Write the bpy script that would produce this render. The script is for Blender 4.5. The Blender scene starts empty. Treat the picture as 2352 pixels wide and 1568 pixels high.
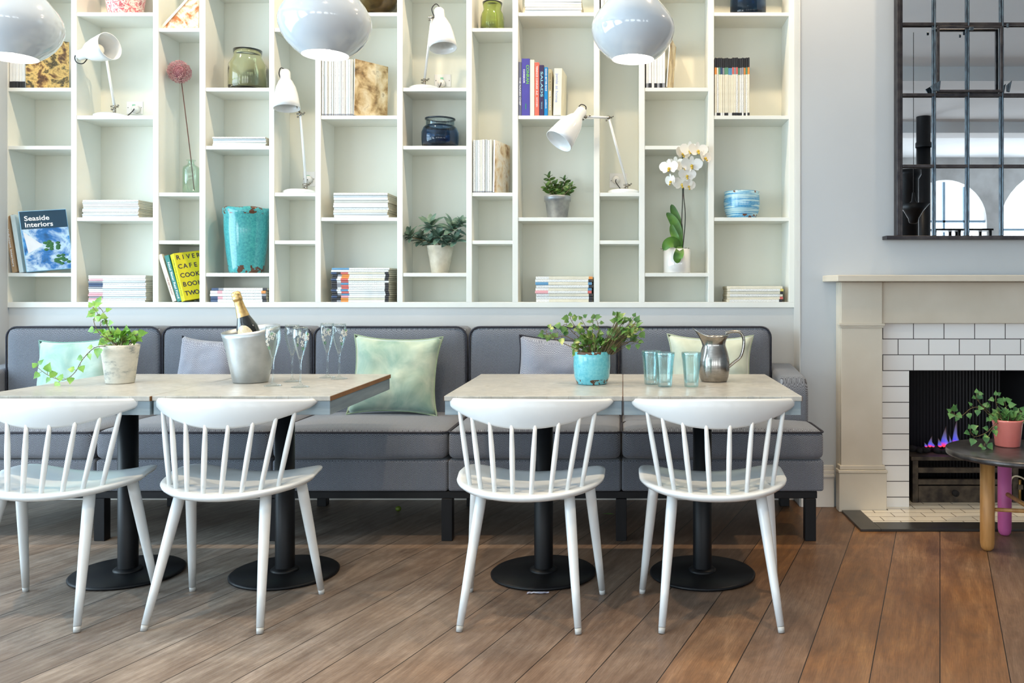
import bpy, bmesh, math, random
from mathutils import Vector, Matrix, Euler, noise
random.seed(7)
PI = math.pi
SC = bpy.context.scene
COL = SC.collection
F, CX, CY, H = 2000.0, 1431.0, 665.0, 1.12
def X(px, Y): return (px - CX) * Y / F
def Z(py, Y): return H - (py - CY) * Y / F
def P(px, py, Y): return Vector((X(px, Y), Y, Z(py, Y)))
def R(d): return math.radians(d)

# ------------------------------------------------------------------ materials
def srgb(c):
    f = lambda u: u / 12.92 if u <= .04045 else ((u + .055) / 1.055) ** 2.4
    return tuple(f(v / 255) for v in c) + (1,)
MATS = {}
class NT:
    def __init__(s, name):
        s.m = bpy.data.materials.new(name); s.m.use_nodes = True
        s.t = s.m.node_tree; s.b = s.t.nodes['Principled BSDF']; MATS[name] = s.m
    def n(s, kind, **kw):
        nd = s.t.nodes.new('ShaderNode' + kind)
        for k, v in kw.items():
            if k.startswith('i_'):
                key = k[2:]; key = int(key) if key.isdigit() else key.replace('_', ' ')
                if hasattr(v, 'is_output'): s.t.links.new(v, nd.inputs[key])
                else: nd.inputs[key].default_value = v
            else: setattr(nd, k, v)
        return nd
    def l(s, a, b): s.t.links.new(a, b)
    def math(s, op, a, b=0.0, c=None):
        nd = s.t.nodes.new('ShaderNodeMath'); nd.operation = op
        for i, v in enumerate((a, b, c)):
            if v is None: continue
            if hasattr(v, 'is_output'): s.l(v, nd.inputs[i])
            else: nd.inputs[i].default_value = v
        return nd.outputs[0]
    def mix(s, f, a, b, mode='MIX'):
        nd = s.t.nodes.new('ShaderNodeMix'); nd.data_type = 'RGBA'; nd.blend_type = mode
        for k, v in ((0, f), (6, a), (7, b)):
            if hasattr(v, 'is_output'): s.l(v, nd.inputs[k])
            else: nd.inputs[k].default_value = v
        return nd.outputs[2]
    def ramp(s, fac, stops, interp='LINEAR'):
        nd = s.t.nodes.new('ShaderNodeValToRGB'); cr = nd.color_ramp; cr.interpolation = interp
        while len(cr.elements) < len(stops): cr.elements.new(.5)
        for e, (p, c) in zip(cr.elements, stops): e.position = p; e.color = c
        s.l(fac, nd.inputs[0]); return nd.outputs[0]
    def obj(s, scale=(1, 1, 1), rot=(0, 0, 0)):
        tc = s.n('TexCoord'); mp = s.n('Mapping'); s.l(tc.outputs['Object'], mp.inputs[0])
        mp.inputs['Scale'].default_value = scale; mp.inputs['Rotation'].default_value = rot
        return mp.outputs[0]
    def noise(s, vec, scale, detail=4, rough=.5, dist=0):
        nd = s.n('TexNoise'); s.l(vec, nd.inputs['Vector'])
        nd.inputs['Scale'].default_value = scale; nd.inputs['Detail'].default_value = detail
        nd.inputs['Roughness'].default_value = rough; nd.inputs['Distortion'].default_value = dist
        return nd.outputs[0]
    def base(s, c):
        if hasattr(c, 'is_output'): s.l(c, s.b.inputs['Base Color'])
        else: s.b.inputs['Base Color'].default_value = c
    def set(s, **kw):
        for k, v in kw.items():
            k = k.replace('_', ' ')
            if hasattr(v, 'is_output'): s.l(v, s.b.inputs[k])
            else: s.b.inputs[k].default_value = v
    def bump(s, h, strength=.3, dist=.002):
        nd = s.n('Bump'); nd.inputs['Strength'].default_value = strength; nd.inputs['Distance'].default_value = dist
        s.l(h, nd.inputs['Height']); s.l(nd.outputs[0], s.b.inputs['Normal'])

def paint(name, c, c2=None, rough=.5, scale=6, metal=0, bump=0, coat=0, stretch=(1, 1, 1), detail=4, lo=.35, hi=.65, spec=.5):
    if name in MATS: return MATS[name]
    s = NT(name); v = s.obj(stretch); nz = s.noise(v, scale, detail)
    a = srgb(c); b = srgb(c2) if c2 else tuple(x * .93 for x in a[:3]) + (1,)
    s.base(s.ramp(nz, [(lo, a), (hi, b)]))
    s.set(Roughness=rough, Metallic=metal); s.b.inputs['Specular IOR Level'].default_value = spec
    if coat: s.b.inputs['Coat Weight'].default_value = coat; s.b.inputs['Coat Roughness'].default_value = .05
    if bump: s.bump(nz, bump)
    return s.m
def emis(name, c, strength):
    s = NT(name); s.base((0, 0, 0, 1)); s.set(Emission_Color=srgb(c), Emission_Strength=strength); return s.m

shelf_m = paint('off_white_shelf_paint', (232, 233, 226), (227, 229, 221), .42, 2.5)
back_m = paint('pale_back_panel_paint', (226, 226, 213), (220, 221, 207), .5, 1.5)
wall_m = paint('grey_wall_paint', (190, 196, 200), (184, 190, 194), .7, 1.2, bump=.05)
lwall_m = paint('dado_wall_paint', (206, 206, 203), (199, 200, 197), .6, 1.5)
ceil_m = paint('ceiling_paint', (235, 238, 240), (228, 232, 235), .8, 1)
trim_m = paint('trim_paint', (226, 222, 214), (218, 214, 206), .45, 3)
white_gloss = paint('white_chair_lacquer', (226, 231, 232), (220, 226, 228), .3, 5, coat=.25)
pend_m = paint('pendant_enamel', (208, 218, 226), (203, 213, 222), .12, 2, coat=1)
pend_in = paint('pendant_inner_white', (250, 250, 248), (246, 246, 244), .5, 2)
lamp_m = paint('desk_lamp_enamel', (238, 240, 240), (232, 235, 236), .18, 3, coat=.6)
steel_m = paint('lamp_joint_steel', (170, 165, 155), (140, 132, 120), .25, 60, metal=1)
black_cord = paint('dark_cord_rubber', (45, 42, 42), (30, 28, 28), .5, 40)
black_m = paint('black_powder_coat', (13, 15, 19), (9, 11, 14), .42, 14, bump=.05, spec=.3)
frame_black = paint('black_sofa_frame', (15, 16, 20), (11, 12, 15), .45, 10, spec=.3)
iron_m = paint('dark_steel_mirror_frame', (46, 44, 48), (72, 68, 68), .38, 22, metal=.7, bump=.1)
ironl_m = paint('worn_steel_glazing_bar', (92, 108, 118), (60, 66, 74), .35, 26, metal=.75, stretch=(4, 4, 1))
grate_m = paint('sooty_grate_iron', (88, 78, 66), (48, 42, 37), .6, 18, metal=.5, bump=.2)
coal_m = paint('black_coal', (22, 21, 22), (12, 12, 12), .9, 30, bump=.5)
stone_m = paint('limestone_surround', (214, 206, 190), (203, 194, 176), .5, 3.2, detail=6, bump=.04)
paper_m = paint('paper_page_edges', (205, 198, 176), (168, 160, 138), .8, 260, stretch=(1, 1, 8))
cover_white = paint('white_magazine_cover', (236, 236, 232), (222, 224, 222), .35, 30)
cover_cream = paint('cream_magazine_cover', (232, 226, 205), (220, 214, 192), .4, 30)
def flat(name, c, rough=.4): return paint(name, c, tuple(max(0, int(v * .95)) for v in c), rough, 12)

def spine_print_mat():
    s = NT('white_spine_with_small_print'); v = s.obj((1, 1, 1))
    nz = s.noise(s.obj((420, 420, 420)), 1, 2)
    m = s.math('GREATER_THAN', nz, .61)
    s.base(s.mix(m, srgb((233, 234, 230)), srgb((120, 125, 128)))); s.set(Roughness=.4); return s.m
spine_m = spine_print_mat()

def picture_mat(name, cols, scale, seed=0, sharp=True):
    s = NT(name); tc = s.n('TexCoord'); mp = s.n('Mapping'); s.l(tc.outputs['Object'], mp.inputs[0])
    mp.inputs['Location'].default_value = (seed, seed * 1.7, seed * .3)
    nz = s.noise(mp.outputs[0], scale, 4, .6, .3)
    st = [(.30 + .42 * i / max(1, len(cols) - 1), srgb(c)) for i, c in enumerate(cols)]
    s.base(s.ramp(nz, st, 'EASE' if not sharp else 'LINEAR')); s.set(Roughness=.3); return s.m
pic_brown = picture_mat('sepia_photo_cover', [(60, 50, 35), (150, 122, 80), (206, 184, 140), (228, 216, 186), (120, 96, 62)], 10, 1)
pic_food = picture_mat('food_photo_cover', [(120, 60, 25), (215, 150, 80), (236, 224, 196), (190, 110, 50), (90, 50, 25)], 11, 4)
pic_dark = picture_mat('dark_photo_cover', [(35, 35, 40), (120, 90, 60), (220, 190, 120), (60, 60, 50), (180, 150, 90)], 18, 9)
pic_sea = picture_mat('seaside_photo_cover', [(20, 60, 120), (60, 140, 205), (205, 228, 240), (50, 120, 190), (30, 80, 120)], 9, 2)
pic_sand = picture_mat('sand_photo_cover', [(150, 105, 60), (225, 205, 170), (240, 236, 225), (190, 150, 100)], 13, 6)

def tweed(name, ca, cb, pitch=.026, per=.0075):
    s = NT(name); tc = s.n('TexCoord'); sp = s.n('SeparateXYZ'); s.l(tc.outputs['Object'], sp.inputs[0])
    x = sp.outputs[0]; b = s.math('SUBTRACT', sp.outputs[2], sp.outputs[1])
    tri = s.math('PINGPONG', x, pitch / 2)
    q = s.math('ADD', s.math('MULTIPLY', tri, 1.25), b)
    st = s.math('PINGPONG', q, per / 2); st = s.math('DIVIDE', st, per / 2)
    nz = s.noise(s.obj((1, 1, 1)), 420, 2)
    f = s.math('ADD', s.math('MULTIPLY', st, .75), s.math('MULTIPLY', nz, .5))
    f = s.math('SUBTRACT', f, .12)
    f = s.ramp(f, [(.28, (0, 0, 0, 1)), (.72, (1, 1, 1, 1))])
    big = s.noise(s.obj((1, 1, 1)), 5, 3)
    c = s.mix(f, srgb(ca), srgb(cb)); c = s.mix(s.math('MULTIPLY', big, .18), c, srgb((150, 140, 150)))
    s.base(c); s.set(Roughness=.9); s.b.inputs['Sheen Weight'].default_value = .25; s.bump(f, .25, .0012); return s.m
tweed_m = tweed('grey_herringbone_tweed', (22, 29, 42), (134, 143, 153))
tweed_pil = tweed('pale_herringbone_tweed', (84, 94, 112), (170, 176, 188), .02)
piping_m = paint('dark_piping_cord', (46, 47, 58), (34, 35, 44), .8, 90)
velvet_m = None
def velvet(name, c1, c2):
    s = NT(name); nz = s.noise(s.obj((1, 1, 1)), 7, 4, .55, .6)
    s.base(s.ramp(nz, [(.32, srgb(c1)), (.66, srgb(c2))])); s.set(Roughness=.75)
    s.b.inputs['Sheen Weight'].default_value = .6; s.b.inputs['Sheen Roughness'].default_value = .35
    s.bump(s.noise(s.obj((1, 1, 1)), 30, 3), .12, .004); return s.m
velvet_mint = velvet('mint_velvet', (124, 158, 144), (190, 204, 184))
velvet_sea = velvet('seafoam_velvet', (136, 178, 168), (184, 208, 198))
velvet_pipe = velvet('mint_silk_with_piping', (178, 190, 172), (206, 214, 196))

def glaze(name, base, base2, chip, hgt, lo=.1, hi=.9, speck=True, bands=False, thr=.55):
    s = NT(name); tc = s.n('TexCoord'); sp = s.n('SeparateXYZ'); s.l(tc.outputs['Object'], sp.inputs[0])
    z = s.math('DIVIDE', sp.outputs[2], hgt)
    nz = s.noise(s.obj((1, 1, 1)), 90, 4, .7)
    c = s.ramp(nz, [(.3, srgb(base)), (.7, srgb(base2))])
    if bands:
        w = s.noise(s.obj((3, 3, 60)), 2.2, 3)
        c = s.mix(s.ramp(w, [(.45, (0, 0, 0, 1)), (.55, (1, 1, 1, 1))]), c, srgb((178, 214, 222)))
    else:
        streak = s.noise(s.obj((25, 25, 3)), 1.5, 4)
        c = s.mix(s.math('MULTIPLY', streak, .45), c, srgb(base2))
    edge = s.math('MAXIMUM', s.math('GREATER_THAN', z, hi), s.math('LESS_THAN', z, lo))
    ch = s.math('GREATER_THAN', s.noise(s.obj((1, 1, .8)), 38, 2), thr)
    c = s.mix(s.math('MULTIPLY', edge, ch), c, srgb(chip))
    s.base(c); s.set(Roughness=.22); s.b.inputs['Coat Weight'].default_value = .4
    s.bump(nz, .15, .001); return s.m

def leaf_mat(name, c1, c2, c3=None, scale=22):
    s = NT(name); nz = s.noise(s.obj((1, 1, 1)), scale, 3)
    st = [(.3, srgb(c1)), (.58, srgb(c2))]
    if c3: st.append((.72, srgb(c3)))
    s.base(s.ramp(nz, st)); s.set(Roughness=.42)
    s.b.inputs['Subsurface Weight'].default_value = .08; return s.m
stem_m = paint('brown_vine_stem', (112, 98, 62), (92, 80, 48), .7, 40)
soil_m = paint('potting_soil', (70, 52, 38), (45, 33, 25), .95, 60, bump=.5)

def glass(name, c, rough=.02, trans=1, ior=1.45):
    s = NT(name); s.base(srgb(c)); s.set(Roughness=rough, IOR=ior)
    s.b.inputs['Transmission Weight'].default_value = trans; return s.m
def thin_glass(name, tint, refl=.12, edge=(235, 240, 242)):
    s = NT(name); s.t.nodes.remove(s.b)
    tr = s.n('BsdfTransparent', i_Color=srgb(tint)); gl = s.n('BsdfGlossy', i_Roughness=.03, i_Color=srgb(edge))
    lw = s.n('LayerWeight', i_Blend=.35)
    f = s.math('ADD', s.math('MULTIPLY', lw.outputs['Fresnel'], .32), refl * .2)
    mx = s.n('MixShader'); s.l(f, mx.inputs[0]); s.l(tr.outputs[0], mx.inputs[1]); s.l(gl.outputs[0], mx.inputs[2])
    s.l(mx.outputs[0], s.t.nodes['Material Output'].inputs[0]); return s.m

def floor_mat():
    s = NT('oak_floor_boards'); th = math.atan(.364)
    tc = s.n('TexCoord'); mp = s.n('Mapping'); s.l(tc.outputs['Object'], mp.inputs[0])
    mp.inputs['Rotation'].default_value = (0, 0, -(PI / 2 - th))   # boards run along texture x
    br = s.n('TexBrick'); s.l(mp.outputs[0], br.inputs['Vector'])
    br.offset = .37; br.inputs['Scale'].default_value = 1
    br.inputs['Brick Width'].default_value = 60; br.inputs['Row Height'].default_value = .1898
    br.inputs['Mortar Size'].default_value = .0018; br.inputs['Mortar Smooth'].default_value = .3
    br.inputs['Color1'].default_value = (0, 0, 0, 1); br.inputs['Color2'].default_value = (1, 1, 1, 1); br.inputs['Mortar'].default_value = (0, 0, 0, 1)
    v2 = s.n('Mapping'); s.l(mp.outputs[0], v2.inputs[0]); v2.inputs['Scale'].default_value = (1.0, 4.5, 1)
    add = s.n('VectorMath', operation='ADD'); s.l(v2.outputs[0], add.inputs[0])
    sc = s.n('VectorMath', operation='SCALE'); s.l(br.outputs['Color'], sc.inputs[0]); sc.inputs['Scale'].default_value = 37.0
    s.l(sc.outputs[0], add.inputs[1])
    g1 = s.noise(add.outputs[0], 1.6, 8, .65, 1.6)
    v3 = s.n('Mapping'); s.l(mp.outputs[0], v3.inputs[0]); v3.inputs['Scale'].default_value = (7, 150, 1)
    g2 = s.noise(v3.outputs[0], 2, 5, .6)
    wv = s.n('TexWave', wave_type='BANDS', bands_direction='Y'); s.l(add.outputs[0], wv.inputs['Vector'])
    wv.inputs['Scale'].default_value = 2.0; wv.inputs['Distortion'].default_value = 30; wv.inputs['Detail'].default_value = 2; wv.inputs['Detail Scale'].default_value = .35
    pore = s.ramp(g2, [(.42, (0, 0, 0, 1)), (.62, (1, 1, 1, 1))])
    blot = s.ramp(s.noise(mp.outputs[0], 5, 6, .7, .8), [(.38, (0, 0, 0, 1)), (.7, (1, 1, 1, 1))])
    c = s.ramp(g1, [(.25, srgb((104, 72, 42))), (.5, srgb((140, 97, 58))), (.75, srgb((170, 126, 80)))])
    grey = s.ramp(g1, [(.25, srgb((120, 112, 102))), (.5, srgb((162, 157, 147))), (.75, srgb((194, 188, 179)))])
    patch = s.noise(tc.outputs['Object'], .9, 4, .6)
    pf = s.math('ADD', s.math('MULTIPLY', br.outputs['Color'], .55), s.math('SUBTRACT', s.math('MULTIPLY', patch, 1.5), .5))
    spx = s.n('SeparateXYZ'); s.l(tc.outputs['Object'], spx.inputs[0])
    # cool daylight and warm lamplight painted in: greyer leftwards, browner towards the hearth
    daylight_tint = s.n('MapRange'); s.l(spx.outputs[0], daylight_tint.inputs[0]); daylight_tint.inputs[1].default_value = .9; daylight_tint.inputs[2].default_value = -1.6
    pf = s.math('ADD', s.math('MULTIPLY', pf, .7), s.math('SUBTRACT', s.math('MULTIPLY', daylight_tint.outputs[0], .75), .22))
    cl = s.n('Clamp'); s.l(pf, cl.inputs[0])
    c = s.mix(cl.outputs[0], c, grey)
    c = s.mix(s.math('MULTIPLY', wv.outputs[0], .22), c, srgb((84, 58, 38)))
    c = s.mix(s.math('MULTIPLY', s.math('SUBTRACT', br.outputs['Color'], 0.0), .42), c, srgb((84, 56, 38)))
    c = s.mix(s.math('MULTIPLY', pore, .34), c, srgb((66, 46, 34)))
    c = s.mix(s.math('MULTIPLY', blot, .42), c, srgb((70, 52, 42)))
    c = s.mix(br.outputs['Fac'], c, srgb((22, 15, 11)))
    s.base(c)
    r = s.math('ADD', s.math('MULTIPLY', patch, .25), .30); s.set(Roughness=r)
    h = s.math('SUBTRACT', s.math('MULTIPLY', g2, .35), s.math('MULTIPLY', br.outputs['Fac'], 1.5))
    s.bump(h, .25, .002); return s.m

def tile_mat(name, ax, ay, w, h, offx=0, offy=0, grout=.0022, c=(240, 240, 238), gc=(70, 68, 66), bo=.5):
    s = NT(name); tc = s.n('TexCoord'); sp = s.n('SeparateXYZ'); s.l(tc.outputs['Object'], sp.inputs[0])
    cb = s.n('CombineXYZ'); s.l(s.math('ADD', sp.outputs[ax], offx), cb.inputs[0]); s.l(s.math('ADD', sp.outputs[ay], offy), cb.inputs[1])
    br = s.n('TexBrick'); s.l(cb.outputs[0], br.inputs['Vector']); br.offset = bo
    br.inputs['Scale'].default_value = 1; br.inputs['Brick Width'].default_value = w; br.inputs['Row Height'].default_value = h
    br.inputs['Mortar Size'].default_value = grout; br.inputs['Mortar Smooth'].default_value = .1
    br.inputs['Color1'].default_value = srgb(c); br.inputs['Color2'].default_value = srgb(tuple(v - 6 for v in c)); br.inputs['Mortar'].default_value = srgb(gc)
    s.base(br.outputs['Color']); s.set(Roughness=s.math('ADD', s.math('MULTIPLY', br.outputs['Fac'], .6), .12))
    s.bump(s.math('SUBTRACT', 1.0, br.outputs['Fac']), .4, .0015); return s.m

def top_mat():
    # pale greige parquet laid in chevrons
    s = NT('greige_chevron_table_top'); tc = s.n('TexCoord'); sp = s.n('SeparateXYZ'); s.l(tc.outputs['Object'], sp.inputs[0])
    tri = s.math('PINGPONG', s.math('ADD', sp.outputs[0], 5.16), .156)
    q = s.math('ADD', s.math('MULTIPLY', tri, 1.0), sp.outputs[1])
    row = s.math('DIVIDE', q, .075); fr = s.math('FRACT', row); fl = s.math('FLOOR', row)
    cb = s.n('CombineXYZ'); s.l(fl, cb.inputs[0]); s.l(s.math('FLOOR', s.math('DIVIDE', s.math('ADD', sp.outputs[0], 5.16), .156)), cb.inputs[1])
    wn = s.n('TexWhiteNoise'); s.l(cb.outputs[0], wn.inputs['Vector'])
    line = s.math('LESS_THAN', fr, .03)
    nz = s.noise(s.obj((18, 18, 18), (0, 0, .78)), 1.5, 5, .6, .8)
    c = s.ramp(nz, [(.3, srgb((158, 157, 150))), (.7, srgb((190, 189, 182)))])
    c = s.mix(s.math('MULTIPLY', wn.outputs[0], .45), c, srgb((158, 160, 158)))
    c = s.mix(s.math('MULTIPLY', line, .55), c, srgb((140, 134, 122)))
    s.base(c); s.set(Roughness=.3); s.bump(nz, .05, .001); return s.m

# ------------------------------------------------------------------ geometry helpers
def bm_new(): return bmesh.new()
def box(bm, x0, x1, y0, y1, z0, z1, mi=0, mat=None):
    vs = [bm.verts.new((x, y, z)) for x in (x0, x1) for y in (y0, y1) for z in (z0, z1)]
    if mat is not None:
        for v in vs: v.co = mat @ v.co
    fs = []
    for idx in ((0, 1, 3, 2), (4, 6, 7, 5), (0, 4, 5, 1), (2, 3, 7, 6), (0, 2, 6, 4), (1, 5, 7, 3)):
        f = bm.faces.new([vs[i] for i in idx]); f.material_index = mi; fs.append(f)
    return fs
def lathe(bm, prof, seg=32, mi=0, cap0=False, cap1=False, off=(0, 0, 0), fn=None):
    rings = []
    for (r, z) in prof:
        ring = []
        for k in range(seg):
            a = 2 * PI * k / seg; p = Vector((r * math.cos(a), r * math.sin(a), z))
            if fn: p = fn(p, a, r, z)
            ring.append(bm.verts.new(p + Vector(off)))
        rings.append(ring)
    for i in range(len(rings) - 1):
        for k in range(seg):
            f = bm.faces.new((rings[i][k], rings[i][(k + 1) % seg], rings[i + 1][(k + 1) % seg], rings[i + 1][k])); f.smooth = True; f.material_index = mi
    if cap0: f = bm.faces.new(rings[0][::-1]); f.material_index = mi
    if cap1: f = bm.faces.new(rings[-1]); f.material_index = mi
    return rings
def tube(bm, pts, rad, seg=10, mi=0, caps=True, closed=False):
    pts = [Vector(p) for p in pts]; n = len(pts)
    rads = rad if isinstance(rad, (list, tuple)) else [rad] * n
    rings = []; up = None
    for i, p in enumerate(pts):
        if closed: t = (pts[(i + 1) % n] - pts[i - 1])
        else: t = pts[min(i + 1, n - 1)] - pts[max(i - 1, 0)]
        if t.length < 1e-9: t = Vector((0, 0, 1))
        t.normalize()
        if up is None: up = Vector((0, 0, 1)) if abs(t.z) < .9 else Vector((1, 0, 0))
        s = t.cross(up)
        if s.length < 1e-4: s = t.cross(Vector((0, 1, 0)))
        s.normalize(); u = s.cross(t).normalized(); up = u
        rings.append([bm.verts.new(p + (s * math.cos(2 * PI * k / seg) + u * math.sin(2 * PI * k / seg)) * rads[i]) for k in range(seg)])
    m = n if closed else n - 1
    for i in range(m):
        a, b = rings[i], rings[(i + 1) % n]
        for k in range(seg):
            f = bm.faces.new((a[k], a[(k + 1) % seg], b[(k + 1) % seg], b[k])); f.smooth = True; f.material_index = mi
    if caps and not closed:
        f = bm.faces.new(rings[0][::-1]); f.material_index = mi
        f = bm.faces.new(rings[-1]); f.material_index = mi
def spline(pts, n=8):
    pts = [Vector(p) for p in pts]; out = []
    for i in range(len(pts) - 1):
        p0 = pts[max(i - 1, 0)]; p1 = pts[i]; p2 = pts[i + 1]; p3 = pts[min(i + 2, len(pts) - 1)]
        for k in range(n):
            t = k / n
            out.append(.5 * ((2 * p1) + (p2 - p0) * t + (2 * p0 - 5 * p1 + 4 * p2 - p3) * t * t + (3 * p1 - p0 - 3 * p2 + p3) * t ** 3))
    out.append(pts[-1]); return out
def ball(bm, c, r, mi=0, sub=2, sc=(1, 1, 1)):
    res = bmesh.ops.create_icosphere(bm, subdivisions=sub, radius=1)
    for v in res['verts']: v.co = Vector(c) + Vector((v.co.x * r * sc[0], v.co.y * r * sc[1], v.co.z * r * sc[2]))
    fs = set(f for v in res['verts'] for f in v.link_faces)
    for f in fs: f.material_index = mi; f.smooth = True
def prism(bm, outline, y0, y1, mi=0):
    """outline of (x,z) pairs extruded in y"""
    a = [bm.verts.new((x, y0, z)) for x, z in outline]; b = [bm.verts.new((x, y1, z)) for x, z in outline]
    n = len(outline)
    f = bm.faces.new(a); f.material_index = mi
    f = bm.faces.new(b[::-1]); f.material_index = mi
    for i in range(n):
        f = bm.faces.new((a[i], b[i], b[(i + 1) % n], a[(i + 1) % n])); f.material_index = mi

def link(name, bm, mats, parent=None, bevel=0, seg=2, subd=0, smooth=False, normals=True):
    if normals: bmesh.ops.recalc_face_normals(bm, faces=bm.faces)
    me = bpy.data.meshes.new(name); bm.to_mesh(me); bm.free()
    if not isinstance(mats, (list, tuple)): mats = [mats]
    for m in mats: me.materials.append(m)
    if smooth:
        for p in me.polygons: p.use_smooth = True
    o = bpy.data.objects.new(name, me); COL.objects.link(o)
    if parent: o.parent = parent
    if bevel:
        b = o.modifiers.new('bevel', 'BEVEL'); b.width = bevel; b.segments = seg; b.limit_method = 'ANGLE'; b.angle_limit = R(40)
        if seg > 1:
            for p in me.polygons: p.use_smooth = True
            b.harden_normals = True
    if subd:
        s = o.modifiers.new('sub', 'SUBSURF'); s.levels = subd; s.render_levels = subd
    return o
def empty(name, label, cat, loc=(0, 0, 0), group=None, rz=0):
    o = bpy.data.objects.new(name, None); COL.objects.link(o); o.location = loc; o.rotation_euler = (0, 0, rz)
    o.empty_display_size = .05
    return tag(o, label, cat, group)
def tag(o, label, cat, group=None):
    o['label'] = label; o['category'] = cat
    if group: o['group'] = group
    return o
def struct(o, label=None):
    o['kind'] = 'structure'
    if label: o['label'] = label
    return o
def copy_tree(o, parent=None):
    c = o.copy(); COL.objects.link(c); c.parent = parent
    for ch in list(o.children): copy_tree(ch, c)
    return c
def text_obj(body, size, m, parent, mat4, width=None, bold=False, align='CENTER', name='title', extrude=.0003, spacing=1.0):
    cu = bpy.data.curves.new('t', 'FONT'); cu.body = body; cu.size = size; cu.align_x = align; cu.align_y = 'CENTER'
    cu.extrude = extrude; cu.space_character = spacing; cu.resolution_u = 3
    if bold: cu.offset = size * .018
    t = bpy.data.objects.new('t', cu); COL.objects.link(t)
    dg = bpy.context.evaluated_depsgraph_get(); me = bpy.data.meshes.new_from_object(t.evaluated_get(dg))
    bpy.data.objects.remove(t); bpy.data.curves.remove(cu)
    xs = [v.co.x for v in me.vertices]
    sx = 1
    if width and xs and max(xs) - min(xs) > 0: sx = width / (max(xs) - min(xs))
    for v in me.vertices: v.co = mat4 @ Vector((v.co.x * sx, v.co.y, v.co.z))
    me.materials.append(m); me.name = name
    o = bpy.data.objects.new(name, me); COL.objects.link(o); o.parent = parent; return o
FRONT = Matrix.Rotation(PI / 2, 4, 'X')                                 # text upright facing the camera
def front_at(x, y, z, roll=0): return Matrix.Translation((x, y, z)) @ FRONT @ Matrix.Rotation(roll, 4, 'Z')

def ground(root, z):
    """drop a thing (a mesh, or an Empty with parts) until its lowest point meets z"""
    bpy.context.view_layer.update()
    lo = 1e9
    for o in [root] + list(root.children_recursive):
        if o.type == 'MESH':
            mw = o.matrix_world
            lo = min(lo, min((mw @ v.co).z for v in o.data.vertices))
    root.location.z += z - lo

# ------------------------------------------------------------------ the room
YB = 4.64            # front face of the bookcase
YW = 4.65            # wall under it
YC = 4.50            # chimney breast
CEIL = 3.6
XL, XR, YF = -5.2, 9.5, -7.5
BX0, BX1 = X(5, YB), X(1825, YB)
bm = bm_new(); box(bm, XL, XR, YF, 5.0, -.1, 0); struct(link('floor', bm, floor_mat()))
bm = bm_new(); box(bm, XL, XR, YF, 5.0, CEIL, CEIL + .1)
for yb in (-1.2, -4.4): box(bm, XL, XR, yb, yb + .45, CEIL - .16, CEIL)
struct(link('ceiling', bm, ceil_m))
# back wall of the alcove: solid under the bookcase, set back behind it
bm = bm_new(); box(bm, BX0 - .02, BX1 + .02, YW, 5.0, 0, Z(700, YB)); box(bm, BX0 - .02, BX1 + .02, YB + .24, 5.0, Z(700, YB), CEIL)
struct(link('wall_back_alcove', bm, lwall_m))
XA = X(1838, YC); XA0 = -3.28
bm = bm_new(); box(bm, XA, 1.16, YC, 5.0, 0, CEIL); box(bm, 1.16, 2.40, YC, 5.0, 1.05, CEIL); box(bm, 2.40, XR, YC, 5.0, 0, CEIL)
struct(link('wall_chimney_breast', bm, wall_m))
bm = bm_new(); box(bm, XL, XA0, YC, 5.0, 0, CEIL); struct(link('wall_front_left', bm, wall_m))
# white edge board where the alcove meets the chimney breast
bm = bm_new(); box(bm, XA - .004, XA + .001, YC - .004, YW, 0.0, CEIL); struct(link('trim_1', bm, lwall_m, bevel=.001))
# skirting
def skirting(name, x0, x1, y):
    bm = bm_new(); box(bm, x0, x1, y - .018, y, 0, .155); box(bm, x0, x1, y - .026, y, .155, .17); box(bm, x0, x1, y - .020, y, .17, .19); box(bm, x0, x1, y - .012, y, .19, .215)
    struct(link(name, bm, trim_m, bevel=.003))
skirting('baseboard_right', XA, 1.088, YC)
skirting('baseboard_back', BX0, XA - .006, YW)

# windows: left wall and the arched ones in the wall behind the camera (seen in the mirror)
def shape_wall(name, outer, holes, thick, mat4, m):
    cu = bpy.data.curves.new(name, 'CURVE'); cu.dimensions = '2D'; cu.fill_mode = 'BOTH'; cu.extrude = thick / 2
    for pts in [outer] + holes:
        sp = cu.splines.new('POLY'); sp.points.add(len(pts) - 1)
        for q, (a, b) in zip(sp.points, pts): q.co = (a, b, 0, 1)
        sp.use_cyclic_u = True
    t = bpy.data.objects.new('t', cu); COL.objects.link(t); dg = bpy.context.evaluated_depsgraph_get()
    me = bpy.data.meshes.new_from_object(t.evaluated_get(dg)); bpy.data.objects.remove(t)
    for v in me.vertices: v.co = mat4 @ v.co
    me.materials.append(m); o = bpy.data.objects.new(name, me); COL.objects.link(o); return struct(o)
def arch(cx, w, z0, zs, n=20):
    pts = [(cx - w / 2, z0), (cx + w / 2, z0)]
    for k in range(n + 1):
        a = PI * k / n; pts.append((cx + w / 2 * math.cos(a), zs + w / 2 * math.sin(a)))
    return pts
arches = [(-3.2, 2.0), (-.2, 2.0), (2.9, 2.0), (6.05, 1.55), (8.2, 2.3)]
wm = Matrix.Translation((0, YF, 0)) @ FRONT
shape_wall('wall_rear', [(XL, 0), (XR, 0), (XR, CEIL), (XL, CEIL)], [arch(c, w, .9, 3.18 - w / 2 + (.22 if w > 2.1 else 0)) for c, w in arches], .2, wm, paint('rear_wall_plaster', (206, 206, 205), (176, 174, 172), .8, 2.2, detail=8))
bar_m = paint('window_bar_paint', (150, 178, 200), (140, 170, 194), .5, 5)
def aim(o, d):
    o.rotation_euler = Vector(d).to_track_quat('-Z', 'Y').to_euler()
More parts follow.
